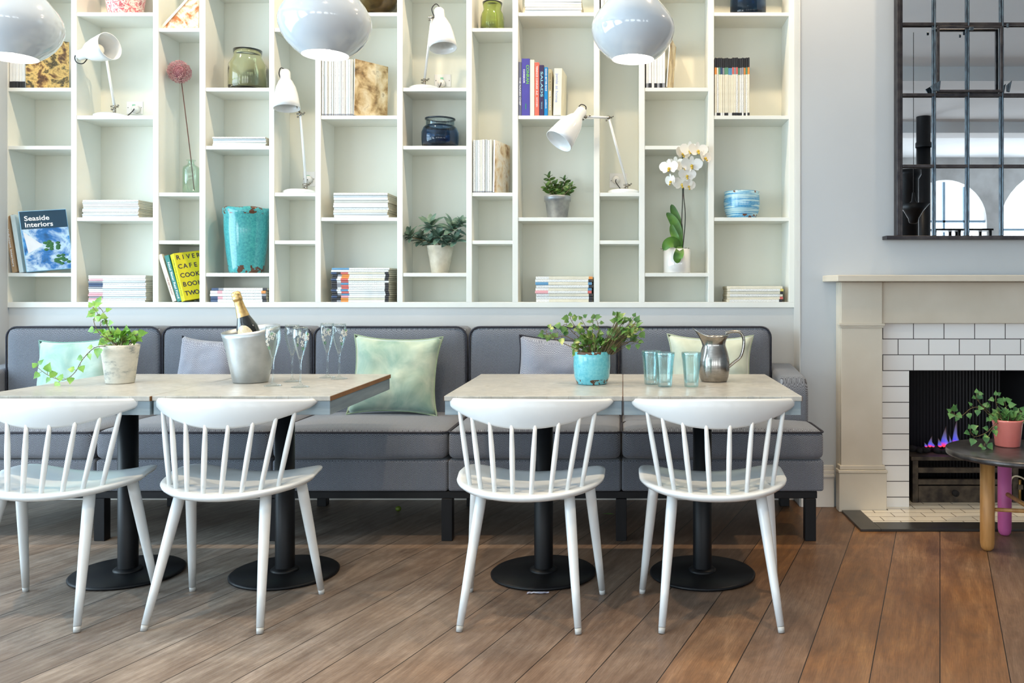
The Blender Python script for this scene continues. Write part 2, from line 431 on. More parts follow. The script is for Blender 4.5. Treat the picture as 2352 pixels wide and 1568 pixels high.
def area(name, loc, d, sx, sy, power, col):
    l = bpy.data.lights.new(name, 'AREA'); l.shape = 'RECTANGLE'; l.size = sx; l.size_y = sy; l.energy = power; l.color = col
    o = bpy.data.objects.new(name, l); COL.objects.link(o); o.location = loc; aim(o, d); return o
DAY = (.90, .96, 1.0)
for i, (c, w) in enumerate(arches):
    zs = 3.18 - w / 2 + (.22 if w > 2.1 else 0)
    bm = bm_new()
    for k in range(1, 4): box(bm, c - w / 2 + w * k / 4 - .02, c - w / 2 + w * k / 4 + .02, YF - .03, YF + .03, .9, zs + (w / 2 * .96 if k == 2 else w / 2 * .84))
    box(bm, c - w / 2, c + w / 2, YF - .03, YF + .03, zs - .02, zs + .02)
    struct(link('window_%d' % (i + 2), bm, bar_m))
    area('daylight', (c, YF - .25, 1.6), (0, 1, 1.0), w * 1.1, 2.6, 115 * w / 2, DAY)
# left wall with tall shop windows
lw = Matrix.Translation((XL, 0, 0)) @ Matrix.Rotation(PI / 2, 4, 'Z') @ FRONT
lwins = [(.0, 3.9), (-4.6, -.6)]
shape_wall('wall_left', [(YF, 0), (5.0, 0), (5.0, CEIL), (YF, CEIL)], [[(a, .35), (b, .35), (b, 3.2), (a, 3.2)] for a, b in lwins], .2, lw, wall_m)
for i, (a, b) in enumerate(lwins):
    bm = bm_new()
    for k in range(5):
        y = a + (b - a) * k / 4; box(bm, XL - .05, XL + .05, y - .03, y + .03, .35, 3.2)
    for z in (.37, 2.4, 3.18): box(bm, XL - .05, XL + .05, a, b, z - .03, z + .03)
    struct(link('window_%d' % (1 if i == 0 else 7), bm, bar_m))
    area('daylight', (XL - .3, (a + b) / 2, 1.7), (1, 0, .28 if i == 0 else .8), b - a, 2.9, 400 if i == 0 else 480, (.60, .83, 1.0) if i == 0 else (.8, .92, 1))
bm = bm_new(); box(bm, XR, XR + .1, YF, 5.0, 0, CEIL); struct(link('wall_right', bm, wall_m))
w = bpy.data.worlds.new('sky'); SC.world = w; w.use_nodes = True
w.node_tree.nodes['Background'].inputs[0].default_value = (.85, .93, 1, 1); w.node_tree.nodes['Background'].inputs[1].default_value = 3.0

# ceiling downlights
def downlight(x, y, power, label, cone=150, col=(1.0, .76, .50), rad=.035):
    d = empty('ceiling_downlight', label, 'downlight', (x, y, CEIL), 'ceiling downlights')
    bm = bm_new(); lathe(bm, [(.05, -.012), (.062, -.012), (.066, 0)], 24); link('trim_ring', bm, ceil_m, d)
    bm = bm_new(); lathe(bm, [(.0005, -.004), (.05, -.004)], 24); link('lamp_face', bm, MATS['downlight_glow'], d)
    l = bpy.data.lights.new('spot', 'SPOT'); l.energy = power; l.spot_size = R(cone); l.spot_blend = .5; l.shadow_soft_size = rad; l.color = col
    o = bpy.data.objects.new('downlight_beam', l); COL.objects.link(o); o.location = (x, y, CEIL - .03)
emis('downlight_glow', (255, 236, 205), 25)
for x, t in ((-2.75, 'leftmost of the row of ceiling downlights washing the bookcase'), (-1.55, 'ceiling downlight second from the left above the bookcase'),
             (-.35, 'ceiling downlight above the middle of the bookcase'), (.62, 'ceiling downlight above the right end of the bookcase'),
             (2.1, 'ceiling downlight above the fireplace and round table')):
    downlight(x, 4.05, 88 if x < 2 else 85, t)
for x, y, t in ((-2.4, 2.25, 'ceiling downlight in front of the leftmost white chair'), (-.75, 2.25, 'ceiling downlight in front of the gap between the table pairs'),
                (1.1, 2.25, 'ceiling downlight in front of the chairs at the right pair of tables'), (3.6, -2.6, 'small glowing ceiling downlight reflected high in the mirror')):
    downlight(x, y, 190, t, 88)

# ------------------------------------------------------------------ bookcase
DV = [(5, 18), (163, 176), (351, 364), (458, 472), (618, 630), (724, 737), (912, 925), (1071, 1084), (1177, 1190), (1364, 1377), (1468, 1481), (1627, 1640), (1812, 1825)]
A_ = [-32, 201, 334.5, 626.5]; B_ = [-120, 28, 265, 499]; C_ = [64, 442, 552]
KIND = [A_, B_, C_, A_, C_, B_, A_, C_, B_, C_, A_, B_]
BTOP, BDEP = 3.05, .217
bc = empty('bookcase', 'off-white built-in bookcase with twelve staggered columns filling the alcove wall', 'bookcase', ((BX0 + BX1) / 2, YB, Z(706, YB)))
def bpart(name, x0, x1, y0, y1, z0, z1, m=shelf_m, bev=.0012):
    bm = bm_new(); L = bc.location
    box(bm, x0 - L.x, x1 - L.x, y0 - L.y, y1 - L.y, z0 - L.z, z1 - L.z); return link(name, bm, m, bc, bevel=bev, seg=1)
ZB0, ZB1 = Z(706, YB), Z(693.5, YB)
bpart('bottom_board', BX0, BX1, YB, YB + BDEP, ZB0, ZB1)
bpart('top_board', BX0, BX1, YB, YB + BDEP, BTOP, BTOP + .03)
bpart('back_panel', BX0, BX1, YB + BDEP, YB + BDEP + .012, ZB0, BTOP + .03, back_m)
for i, (a, b) in enumerate(DV):
    bpart('side_panel' if i in (0, 12) else 'divider', X(a, YB), X(b, YB), YB, YB + BDEP, ZB1, BTOP)
for i, ks in enumerate(KIND):
    x0, x1 = X(DV[i][1], YB), X(DV[i + 1][0], YB)
    for y in ks: bpart('shelf', x0, x1, YB + .003, YB + BDEP, Z(y + 8.5, YB), Z(y, YB))
for px, nm in ((176, 's'), ):
    pass
def shelf_z(py): return Z(py, YB)
BOT = ZB1

# ------------------------------------------------------------------ magazines and books
ORD = ['topmost', 'second from the top', 'third from the top', 'fourth from the top', 'fifth from the top', 'sixth from the top', 'seventh from the top', 'eighth from the top', 'ninth from the top', 'tenth from the top']
ORB = ['bottom', 'second from the bottom', 'third from the bottom', 'fourth from the bottom', 'fifth from the bottom', 'sixth from the bottom', 'seventh from the bottom', 'eighth from the bottom', 'ninth from the bottom']
ORL = ['leftmost', 'second from left', 'third from left', 'fourth from left', 'fifth from left', 'sixth from left', 'seventh from left', 'eighth from left', 'ninth from left', 'tenth from left']
ORR = ['rightmost', 'second from right', 'third from right', 'fourth from right', 'fifth from right', 'sixth from right', 'seventh from right', 'eighth from right', 'ninth from right', 'tenth from right', 'eleventh from right']
def ordv(i, n):
    return ORD[i] if i < (n + 1) // 2 or n - 1 - i >= len(ORB) else ORB[n - 1 - i]
def ordh(i, n):
    return ORL[i] if i < (n + 1) // 2 else ORR[n - 1 - i]
PAL = {'w': cover_white, '1': flat('grey_white_cover', (206, 212, 214)), '2': flat('warm_white_cover', (224, 220, 208)), '3': flat('cool_white_cover', (230, 234, 236)), 's': spine_m, 'c': cover_cream, 'k': flat('black_spine_block', (38, 38, 42)), 'r': flat('coral_spine_block', (214, 108, 100)),
       'o': flat('orange_spine_block', (232, 150, 70)), 'b': flat('blue_spine_block', (92, 150, 190)), 'y': flat('yellow_spine_block', (226, 208, 110)),
       'g': flat('grey_spine_block', (150, 152, 158)), 'p': flat('pink_spine_block', (232, 170, 176)), 'n': flat('navy_spine_block', (52, 74, 110)),
       't': flat('green_spine_block', (96, 150, 120)), 'v': flat('violet_spine_block', (120, 104, 150))}
def magazine(L, t, d, segs, standing=False, side=None):
    """segs: [(fraction_end, colour key)...] along the spine"""
    keys = []; bm = bm_new(); a = 0
    mats = [paper_m] + ([side] if side else [])
    nb = len(mats); cuts = [(e, k) for e, k in segs]
    for e, k in cuts:
        if PAL[k] not in mats: mats.append(PAL[k])
        mi = mats.index(PAL[k]); l0, l1 = a * L, e * L
        if standing: fs = box(bm, 0, t, 0, d, l0, l1, mi)
        else: fs = box(bm, l0 - L / 2, l1 - L / 2, 0, d, 0, t, mi)
        for f in fs:
            f.normal_update(); n = f.normal; c = f.calc_center_median()
            if standing:
                if n.y > .9 or n.y < -.9 and False: f.material_index = 0
                if abs(n.z) > .9: f.material_index = 0
                if side and n.x > .9: f.material_index = 1
            else:
                if n.y > .9 or abs(n.x) > .9: f.material_index = 0
        a = e
    bmesh.ops.remove_doubles(bm, verts=bm.verts, dist=1e-6)
    inner = [f for f in bm.faces if all(len(e.link_faces) > 2 for e in f.edges)]
    bmesh.ops.delete(bm, geom=inner, context='FACES_ONLY')
    return link('magazine', bm, mats, bevel=min(.0024, t * .42), seg=2)
def stack(px0, px1, pytop, pybot, n, surf, where, group, style='white', L=None, yoff=.004):
    Yf = YB + yoff; zt = Z(pytop, Yf + .01); hgt = zt - surf; t = hgt / n - .0003
    x0, x1 = X(px0, Yf), X(px1, Yf); L = x1 - x0 - .006
    for i in range(n):       # i = 0 on top
        z = surf + .0003 + (n - 1 - i) * (t + .0003)
        if style == 'white': segs = [(1, 's132w3s21w'[i % 10])]
        elif style == 'banded': segs = [(.25, random.choice('wwgpnw')), (1, 's3w1'[i % 4])] if i > 0 else [(1, 'w')]
        elif style == 'colour':
            segs = [(.10, random.choice('kkkkn')), (.17, random.choice('kgw')), (.30, random.choice('royrbrp')), (.93, random.choice('wscw')), (1, random.choice('kkkw'))] if i > 1 else [(.3, 'b' if i == 0 else 'w'), (1, 's')]
        elif style == 'end': 
            c = 'orkgbbkgbrkk'[i % 12] if False else ['o', 'k', 'b', 'k', 'b', 'r', 'k', 'k', 'k'][i % 9]
            segs = [(.23, 'b' if i == 2 else 'p' if i == 5 else 's'), (.93, 's' if i % 2 else 'c'), (1, c)]
        elif style == 'dark':
            segs = [(.13, 'n' if i in (0, 3, 4) else 'w'), (.22, random.choice('gwp')), (.92, 's'), (1, ['k', 'o', 'g', 'k', 'k'][i % 5])]
        elif style == 'cream': segs = [(.05, 'c'), (.94, 's' if i % 2 else 'c'), (1, ['c', 'y', 'k', 'c', 'r', 'k'][i % 6])]
        o = magazine(L * random.uniform(.985, 1), t, min(.205, L * .72), segs)
        dx = random.uniform(-.003, .003); o.location = ((x0 + x1) / 2 + dx, Yf + random.uniform(0, .006), z)
        o.rotation_euler.z = R(random.uniform(-.7, .7))
        col = {'white': 'white-spined', 'banded': 'pale banded-spine', 'colour': 'colour-banded', 'end': 'black-tipped', 'dark': 'grey-banded', 'cream': 'cream-spined'}[style]
        tag(o, '%s magazine, %s of %s' % (col, ordv(i, n), where), 'magazine', group)
stack(187, 320, 459, 498, 10, shelf_z(499), 'the pale stack left of the turquoise vase', 'magazines in the pale stack under the leftmost desk lamp')
stack(200, 336, 632, 693, 14, BOT, 'the stack left of the yellow cookbook', 'magazines in the banded stack at the bottom left', 'banded')
stack(486, 612, 315, 334, 5, shelf_z(334.5), 'the short stack under the tall green jar', 'magazines in the short stack under the green jar')
stack(481, 614, 661, 693, 5, BOT, 'the stack below the tall turquoise vase', 'magazines in the stack below the turquoise vase', 'dark')
stack(764, 893, 443, 498, 10, shelf_z(499), 'the pale stack left of the succulent', 'magazines in the pale stack left of the succulent')
stack(759, 895, 615, 693, 16, BOT, 'the tallest coloured stack', 'magazines in the tall coloured stack', 'colour')
stack(1203, 1338, -6, 27, 6, shelf_z(28), 'the stack above the upright cookbooks', 'magazines in the stack at the top of the frame')
stack(1228, 1362, 635, 693, 9, BOT, 'the black-ended stack under the zinc pot', 'magazines in the stack under the zinc pot', 'end')
stack(1668, 1800, 657, 693, 6, BOT, 'the cream stack under the blue bowl', 'magazines in the cream stack at the bottom right', 'cream')

def standing_row(px0, px1, h_px, base_py, n, where, group, segf, surf=None, yoff=.004, d=.2):
    Yf = YB + yoff; x0, x1 = X(px0, Yf) + .002, X(px1, Yf); t = (x1 - x0) / n - .0003; L = h_px * YB / F
    z = shelf_z(base_py)
    for i in range(n):
        hh = L * random.uniform(.985, 1.0)
        o = magazine(hh, t, d, segf(i), True)
        o.location = (x0 + i * (t + .0003), Yf + random.uniform(0, .006), z + .0003)
        tag(o, '%s upright magazine of %s' % (ordh(i, n), where), 'magazine', group)
def wseg(i): return [(.03, 'g'), (1, 's1s2'[i % 4])]
standing_row(738, 810, 131, 265, 16, 'the row behind the middle pendant', 'white magazines upright under the middle pendant', wseg)
standing_row(1085, 1130, 123, 442, 8, 'the row right of the dark blue jar', 'white magazines upright in the narrow column', wseg)
def kseg(i): return [(.05, random.choice('kkw')), (.71, random.choice('scc')), (.83, random.choice('tvbgorrnbtgogcog')), (1, 'k')]
standing_row(1641, 1722, 134, 265, 18, 'the black-topped row above the blue bowl', 'black-topped magazines upright at the right', kseg)
standing_row(1483, 1528, 118, 201, 7, 'the row behind the right pendant', 'upright magazines behind the right pendant', lambda i: [(.09, random.choice('kgw')), (1, 'w')])
standing_row(20, 56, 124, 201, 5, 'the row behind the left pendant', 'upright magazines behind the left pendant', lambda i: [(.12, 'k'), (1, 'w')])
standing_row(1379, 1410, 120, 64, 4, 'the short row touching the right pendant, frame top', 'magazines upright beside the right pendant', lambda i: [(.06, 'k'), (1, 's')])

def angled(px, L, wd, t, m, base_py, yaw, lean, label, yoff=.004, segs=None):
    o = magazine(L, t, wd, segs or [(1, 'w')], True, m)
    o.rotation_euler = (Matrix.Rotation(R(lean), 3, 'Y') @ Matrix.Rotation(R(-yaw), 3, 'Z')).to_euler()
    o.location = (X(px, YB + yoff), YB + yoff, 2); ground(o, (BOT if base_py is None else shelf_z(base_py)) + .0005); tag(o, label, 'magazine'); return o
angled(811.5, .30, .21, .006, pic_brown, 265, 40, 1, 'magazine with a sepia photo cover turned outwards beside the white upright row')
angled(1131.5, .28, .2, .010, pic_sand, 442, 16, 1, 'magazine with a sandy photo cover at the right end of the narrow-column row')
angled(1530, .27, .2, .006, pic_brown, 201, 12, 4, 'magazine with a brown cover leaning beside the row behind the right pendant')
angled(58, .28, .2, .006, pic_dark, 201, 48, 0, 'magazine with a dark golden photo cover under the left pendant')
o = empty('magazine', 'open magazine with a food photo page slumped against the right divider at the frame top', 'magazine', (X(365, YB + .02), YB + .03, shelf_z(64) + .0005))
bm = bm_new(); prism(bm, [(0, 0), (.205, 0), (.208, .185), (.176, .19), (.02, .02)], 0, .006); link('cover', bm, pic_food, o)
bm = bm_new(); prism(bm, [(0, .0), (.012, .0), (.180, .186), (.170, .192), (0, .006)], -.006, -.0005); link('spine', bm, cover_cream, o)

# hardback books
def book(hgt, t, d, cm, label, px, base_py, yaw=0, lean=0, spine=None, cover=None, yoff=.004, name='book', rec=.003, xoff=0):
    root = empty(name, label, 'book')
    bm = bm_new(); c = .0022
    box(bm, 0, t, 0, c, 0, hgt); box(bm, 0, c, c, d, 0, hgt); box(bm, t - c, t, c, d, 0, hgt)
    link('cover', bm, [cm], root, bevel=.001, seg=2)
    bm = bm_new(); box(bm, c + .0003, t - c - .0003, c + .0003, d - rec, rec, hgt - rec); link('pages', bm, paper_m, root)
    if spine:
        for (txt, sz, m, zc, wd, xc) in spine:
            text_obj(txt, sz, m, root, front_at(t * xc, -.0006, hgt * zc, -PI / 2), width=wd, bold=True, name='spine_title')
    if cover: cover(root, t, d, hgt)
    root.rotation_euler = (Matrix.Rotation(R(lean), 3, 'Y') @ Matrix.Rotation(R(-yaw), 3, 'Z')).to_euler()
    root.location = (X(px, YB + yoff) + xoff, YB + yoff, 2)
    ground(root, (BOT if base_py is None else shelf_z(base_py)) + .0004)
    return root
def side_at(t, y, z): return Matrix.Translation((t + .0006, y, z)) @ Matrix.Rotation(PI / 2, 4, 'Z') @ FRONT
W_ = flat('white_print', (245, 245, 245)); K_ = flat('dark_print', (44, 44, 70)); G_ = flat('lime_print', (120, 200, 70)); GR_ = flat('grey_print', (150, 160, 190)); TE_ = flat('teal_print', (150, 205, 215)); LG_ = flat('green_print', (70, 170, 120))
purple = flat('indigo_cloth', (78, 72, 160)); coral = flat('coral_jacket', (240, 110, 90)); aub = flat('aubergine_jacket', (58, 42, 82)); blue = flat('bright_blue_jacket', (0, 130, 195)); taupe = flat('taupe_jacket', (184, 172, 136)); cream = flat('cream_jacket', (236, 230, 208)); ivory = flat('ivory_linen', (226, 226, 210)); greyb = flat('grey_photo_jacket', (105, 106, 125)); darkj = flat('dark_jacket', (42, 48, 52))
s_ = YB / F
zc = 265
# cookbooks between the green jar column and the right pendant; px boundaries
cb = [(1190.8, 1198, 123, greyb, [('THE NAKED CHEF', .010, W_, .45, .15, .5)], 'slim grey photo-jacket cookbook, leftmost of the upright cookbooks'),
      (1198.3, 1217, 131, purple, [('CONRAN', .022, G_, .72, .10, .72), ('COOKBOOK', .013, W_, .69, .075, .28), ('CONRAN', .009, LG_, .16, .03, .5)], 'thick indigo cookbook with lime lettering beside the divider'),
      (1217.4, 1227.6, 128, ivory, None, 'plain ivory cloth book between the indigo and the coral books'),
      (1228, 1238.5, 122, coral, [('TERENCE CONRAN  A-Z', .012, W_, .66, .155, .5), ('KITCHEN', .009, W_, .25, .05, .5)], 'coral red cookbook with white spine lettering'),
      (1239, 1249.5, 116, aub, [('SALADS', .018, TE_, .62, .135, .5), ('THE BOOK', .008, TE_, .2, .04, .5)], 'dark aubergine salad cookbook beside the coral book'),
      (1250, 1258.5, 111, blue, [('GOOD BETTER BAKE', .012, W_, .74, .12, .5), ('cookbook', .010, W_, .24, .05, .5)], 'bright blue slim cookbook among the upright cookbooks'),
      (1259, 1268, 106, taupe, [('NIGEL SLATER', .009, flat('olive_print', (140, 126, 90)), .74, .09, .5), ('REAL COOKING', .010, W_, .32, .10, .5)], 'taupe cookbook with white lower lettering next to the blue one'),
      ]
for a, b, hp, m, sp, lab in cb:
    book(hp * s_, (b - a) * s_ - .0006, .165, m, lab, a, 265, 0, 0, sp)
book(108 * s_, .042, .17, cream, 'thick cream cookbook with pale blue lettering at the right end of the row', 1270.5, 265, 5, 1.5,
     [('jamie at home', .022, flat('pale_blue_print', (170, 180, 214)), .58, .155, .38)])
# leaning books on the lower left shelf
sand = flat('sand_jacket', (178, 148, 112)); ice = flat('ice_blue_jacket', (214, 232, 234)); sky = flat('sky_blue_jacket', (150, 200, 230))
book(.315, .026, .17, sand, 'sand-coloured hardback leaning at the far left beside the bookcase side panel', 6, 626.5, 4, -9, [('Indulgent Interiors', .015, W_, .42, .2, .5)], xoff=.052)
book(.312, .024, .17, ice, 'ice-blue hardback leaning between the sand book and the seaside book', 21, 626.5, 4, -9, None, xoff=.054)
def sea_cover(root, t, d, h):
    bm = bm_new(); box(bm, t - .0001, t + .0004, .004, d - .002, .003, h - .003); link('cover_picture', bm, pic_sea, root)
    bm = bm_new(); box(bm, t + .0003, t + .0005, .004, d - .002, h - .098, h - .003); link('cover_picture', bm, flat('navy_leaf_shade', (22, 62, 84)), root)
    bm = bm_new()
    vs = [bm.verts.new((t + .0009, y, z)) for y, z in ((.01, h * .66), (.09, h * .42), (.02, h * .3))]; bm.faces.new(vs)
    o = link('cover_picture', bm, flat('white_sail_print', (226, 232, 238)), root); o['label'] = 'printed white sail shape'
    for k in range(26):
        if k in (0, 13): bm = bm_new()
        a = random.random() * 6.28; rr = random.random() ** .5
        y = .128 + rr * .04 * math.cos(a) + (.035 if k > 12 else 0); z = h * (.40 if k <= 12 else .16) + rr * .026 * math.sin(a)
        ball(bm, (t + .0006, y, z), .012, sub=1, sc=(.03, 1, .7))
        if k in (12, 25): link('cover_picture', bm, flat('pine_green_print', (52, 112, 62)), root)
    text_obj('Seaside', .036, W_, root, side_at(t, .078, h * .87), width=.112, bold=True)
    text_obj('Interiors', .036, W_, root, side_at(t, .084, h * .765), width=.125, bold=True)
book(.325, .036, .215, sky, 'blue seaside interiors book with its picture cover turned outwards', 37, 626.5, 56, -8, [('Seaside Interiors', .016, W_, .42, .2, .5)], cover=sea_cover, xoff=.056)
# leaning cookbooks at the bottom
book(.262, .022, .165, cream, 'cream paperback leaning against the divider left of the green book', 361, None, 2, -17.5, [('THE RESTAURANT', .011, flat('rose_print', (196, 140, 130)), .32, .1, .5)], xoff=.082)
book(.255, .024, .165, flat('teal_green_jacket', (20, 128, 118)), 'teal green cookbook leaning between the cream and yellow books', 374, None, 2, -16, [('Nigel Slater Real Food', .015, W_, .46, .2, .5)], xoff=.078)
def river(root, t, d, h):
    x0 = .048
    for r, row in enumerate(('RIVER', 'CAFE', 'COOK', 'BOOK', 'TWO')):
        for c, ch in enumerate(row):
            text_obj(ch, .034, K_, root, side_at(t, .018 + c * .0275, h * (.9 - .19 * r)), bold=True)
book(.258, .040, .175, flat('acid_yellow_jacket', (226, 218, 30)), 'acid yellow cookbook with large dark letters on its cover', 389, None, 38, -14, [('RIVER CAFE COOK BOOK TWO', .011, flat('olive_grey_print', (150, 150, 60)), .5, .2, .5)], cover=river, xoff=.066)

# ------------------------------------------------------------------ jars, vases and pots on the shelves
def lathed(name, label, cat, px, base_py, prof, m, Y=None, seg=40, fn=None, parts=None, surf=None, partname='body'):
    Y = Y or YB + .1; z = surf if surf is not None else (BOT if base_py is None else shelf_z(base_py))
    root = empty(name, label, cat, (X(px, Y), Y, z + .0005))
    bm = bm_new(); lathe(bm, prof, seg, fn=fn, cap0=True); link(partname, bm, m, root, normals=True); return root
k_ = (YB + .1) / F
green_gl = glass('green_bubble_glass', (232, 243, 178), .06); green_gl2 = glass('sage_green_glass', (246, 250, 226), .04)
smoke_gl = glass('smoky_blue_glass', (116, 156, 196), .03)
r = 42 * k_
lathed('glass_jar', 'wide sage green glass jar with a shouldered neck on the shelf', 'jar', 569, 201, [(r * .92, .0), (r, .02), (r, .115), (r * .97, .145), (r * .78, .178), (r * .72, .195), (r * .75, .224), (r * .72, .224), (r * .69, .195), (r * .75, .175), (r * .93, .142), (r * .95, .03), (r * .86, .014), (.001, .013)], green_gl2)
r = 27 * k_
lathed('glass_jar', 'small moss green glass jar at the top of the narrow column', 'jar', 1131, 64, [(r * .95, .0), (r, .015), (r, .08), (r * .93, .10), (r * .74, .125), (r * .8, .15), (r * .84, .165), (r * .8, .165), (r * .7, .125), (r * .87, .1), (r * .93, .03), (r * .8, .012), (.001, .012)], green_gl)
r = 42.5 * k_
j = lathed('glass_jar', 'round dark blue glass jar with a clear collar and black rim', 'jar', 1011, 334.5, [(r * .75, .0), (r * .96, .012), (r, .045), (r, .085), (r * .9, .112), (r * .76, .124), (r * .72, .124), (r * .86, .108), (r * .95, .08), (r * .95, .03), (r * .8, .012), (.001, .01)], smoke_gl)
bm = bm_new(); lathe(bm, [(r * .76, .1245), (r * .75, .155), (r * .73, .155), (r * .73, .1245)], 40); link('collar', bm, thin_glass('clear_collar_glass', (235, 242, 244)), j)
bm = bm_new(); lathe(bm, [(r * .73, .1555), (r * .81, .1565), (r * .81, .163), (r * .73, .164), (r * .73, .1555)], 40); link('rim', bm, flat('black_jar_rim', (40, 52, 62), .2), j)
r = 41 * k_
lathed('glass_jar', 'square-shouldered dark glass jar cut off by the frame top', 'jar', 1718, 28, [(r * .96, .0), (r, .012), (r, .12), (r * .9, .15), (r * .7, .17), (r * .7, .2), (r * .66, .2), (r * .66, .17), (r * .94, .11), (r * .94, .02), (.001, .012)], smoke_gl)
red_m = picture_mat('red_floral_glaze', [(236, 226, 214), (176, 44, 66), (238, 228, 216), (196, 62, 84), (230, 214, 204), (170, 40, 60)], 30, 3)
lathed('patterned_pot', 'white pot with a red floral pattern at the frame top', 'pot', 288, 28, [(.078, 0), (.084, .01), (.098, .1), (.1, .16), (.092, .18), (.086, .18), (.09, .15), (.07, .02), (.001, .015)], red_m)
wood_b = paint('dark_gilded_bowl', (112, 92, 44), (70, 54, 26), .35, 16, metal=.4, coat=.4)
lathed('round_bowl', 'round bronze-brown bowl behind the middle pendant', 'bowl', 858, 28, [(.04, 0), (.075, .015), (.115, .06), (.128, .11), (.115, .17), (.1, .19), (.095, .185), (.12, .12), (.07, .03), (.001, .02)], wood_b, Y=YB + .078)
turq = glaze('turquoise_crackle_glaze', (16, 122, 134), (84, 182, 180), (92, 58, 40), .34, .12, .93)
r = 51 * k_
lathed('turquoise_vase', 'tall turquoise crackle-glazed vase with chipped brown rim', 'vase', 566, 626.5,
       [(r * .70, 0), (r * .74, .01), (r * .76, .03), (r * .86, .12), (r * .94, .23), (r * .955, .31), (r * 1.0, .325), (r * 1.0, .348), (r * .96, .353), (r * .9, .346), (r * .88, .3), (r * .7, .05), (.001, .04)], turq,
       fn=lambda p, a, rr, z: p + Vector((0, 0, .003 * math.sin(5 * a) * (1 if z > .3 else 0))))
bluebowl = glaze('azure_banded_glaze', (30, 120, 180), (110, 182, 214), (110, 66, 44), .145, .14, .93, bands=True, thr=.6)
r = 41.5 * k_
lathed('blue_bowl', 'azure blue banded ceramic planter with brown chips', 'bowl', 1703.5, 499, [(r * .76, 0), (r * .82, .008), (r * .95, .04), (r, .085), (r * .97, .125), (r * .98, .145), (r * .93, .147), (r * .92, .12), (r * .9, .05), (.001, .03)], bluebowl)

# leaf builders ------------------------------------------------------
def add_leaf(bm, pos, direction, up, size, shape, mi=0, fold=.25, width=1.0, droop=.2):
    d = Vector(direction).normalized(); u = Vector(up); s = d.cross(u)
    if s.length < 1e-3: s = d.cross(Vector((1, 0, .1)))
    s.normalize(); n = s.cross(d).normalized()
    mid = []; lf = []; rt = []
    for (t, w_) in shape:
        c = Vector(pos) + d * t * size - n * droop * size * t * t
        mid.append(bm.verts.new(c))
        wv = w_ * size * width
        lf.append(bm.verts.new(c + s * wv + n * wv * fold)); rt.append(bm.verts.new(c - s * wv + n * wv * fold))
    for i in range(len(shape) - 1):
        for a, b in ((lf, mid), (mid, rt)):
            f = bm.faces.new((a[i], b[i], b[i + 1], a[i + 1])); f.smooth = True; f.material_index = mi
OVAL = [(0, .03), (.15, .16), (.4, .27), (.65, .26), (.88, .15), (1, .01)]
STRAP = [(0, .12), (.2, .2), (.5, .25), (.8, .2), (.95, .09), (1, .01)]
IVY = [(0, .05), (.06, .32), (.2, .50), (.33, .40), (.42, .42), (.6, .28), (.8, .12), (1, .01)]
def rnd(a=1): return random.uniform(-a, a)

def potted(name, label, px, Y, z, prof, potm, soil_r, soil_z, seg=36):
    root = empty(name, label, 'potted plant', (X(px, Y), Y, z + .0005))
    bm = bm_new(); lathe(bm, prof, seg, cap0=True); link('pot', bm, potm, root)
    bm = bm_new(); lathe(bm, [(soil_r, soil_z - .004), (soil_r * .6, soil_z + .003), (.001, soil_z + .004)], 20); link('soil', bm, soil_m, root)
    return root
# succulent in a cement pot
cement = paint('whitewashed_terracotta', (214, 208, 190), (186, 178, 158), .85, 16, detail=8, bump=.15)
Yp = YB + .1; kk = Yp / F
r = 30 * kk
pl = potted('potted_succulent', 'grey-green rosette succulent spilling over a whitewashed tapering pot', 1011, Yp, shelf_z(626.5),
            [(r * .62, 0), (r * .66, .004), (r * 1.0, .145), (r * .98, .15), (r * .88, .148), (r * .86, .13)], cement, r * .86, .135)
leafg = leaf_mat('dusty_green_leaf', (62, 92, 80), (112, 142, 122), (158, 178, 160)); bm = bm_new(); bs = bm_new()
def rosette(bm, c, ax, n, size, shape=OVAL, mi=0, spread=1.0, width=.8):
    ax = Vector(ax).normalized(); t = ax.orthogonal().normalized(); b = ax.cross(t)
    for k in range(n):
        a = 2.4 * k; el = .25 + .95 * (k / n) * spread
        d = ax * math.cos(el * 1.35) + (t * math.cos(a) + b * math.sin(a)) * math.sin(el * 1.35)
        add_leaf(bm, Vector(c) + ax * (.012 * (1 - k / n)), d, ax, size * random.uniform(.8, 1.1), shape, mi, .3, width, .25)
for (lx, ly, s) in ((947, 545, .052), (990, 524, .07), (1038, 530, .07), (1056, 518, .045), (968, 556, .052), (1010, 548, .06), (1047, 556, .05), (1024, 562, .045), (990, 560, .05)):
    c = P(lx, ly, Yp + rnd(.03) - .02) - pl.location
    rosette(bm, c, (c.x * 1.4 + rnd(.3), -.55 + rnd(.2), .9), 15, s * 1.22)
    tube(bs, spline([(0, 0, .13), (c.x * .4, c.y * .4, .13 + (c.z - .13) * .6), tuple(c)], 4), .003, 6)
link('foliage', bm, leafg, pl, normals=False); link('stems', bs, stem_m, pl)
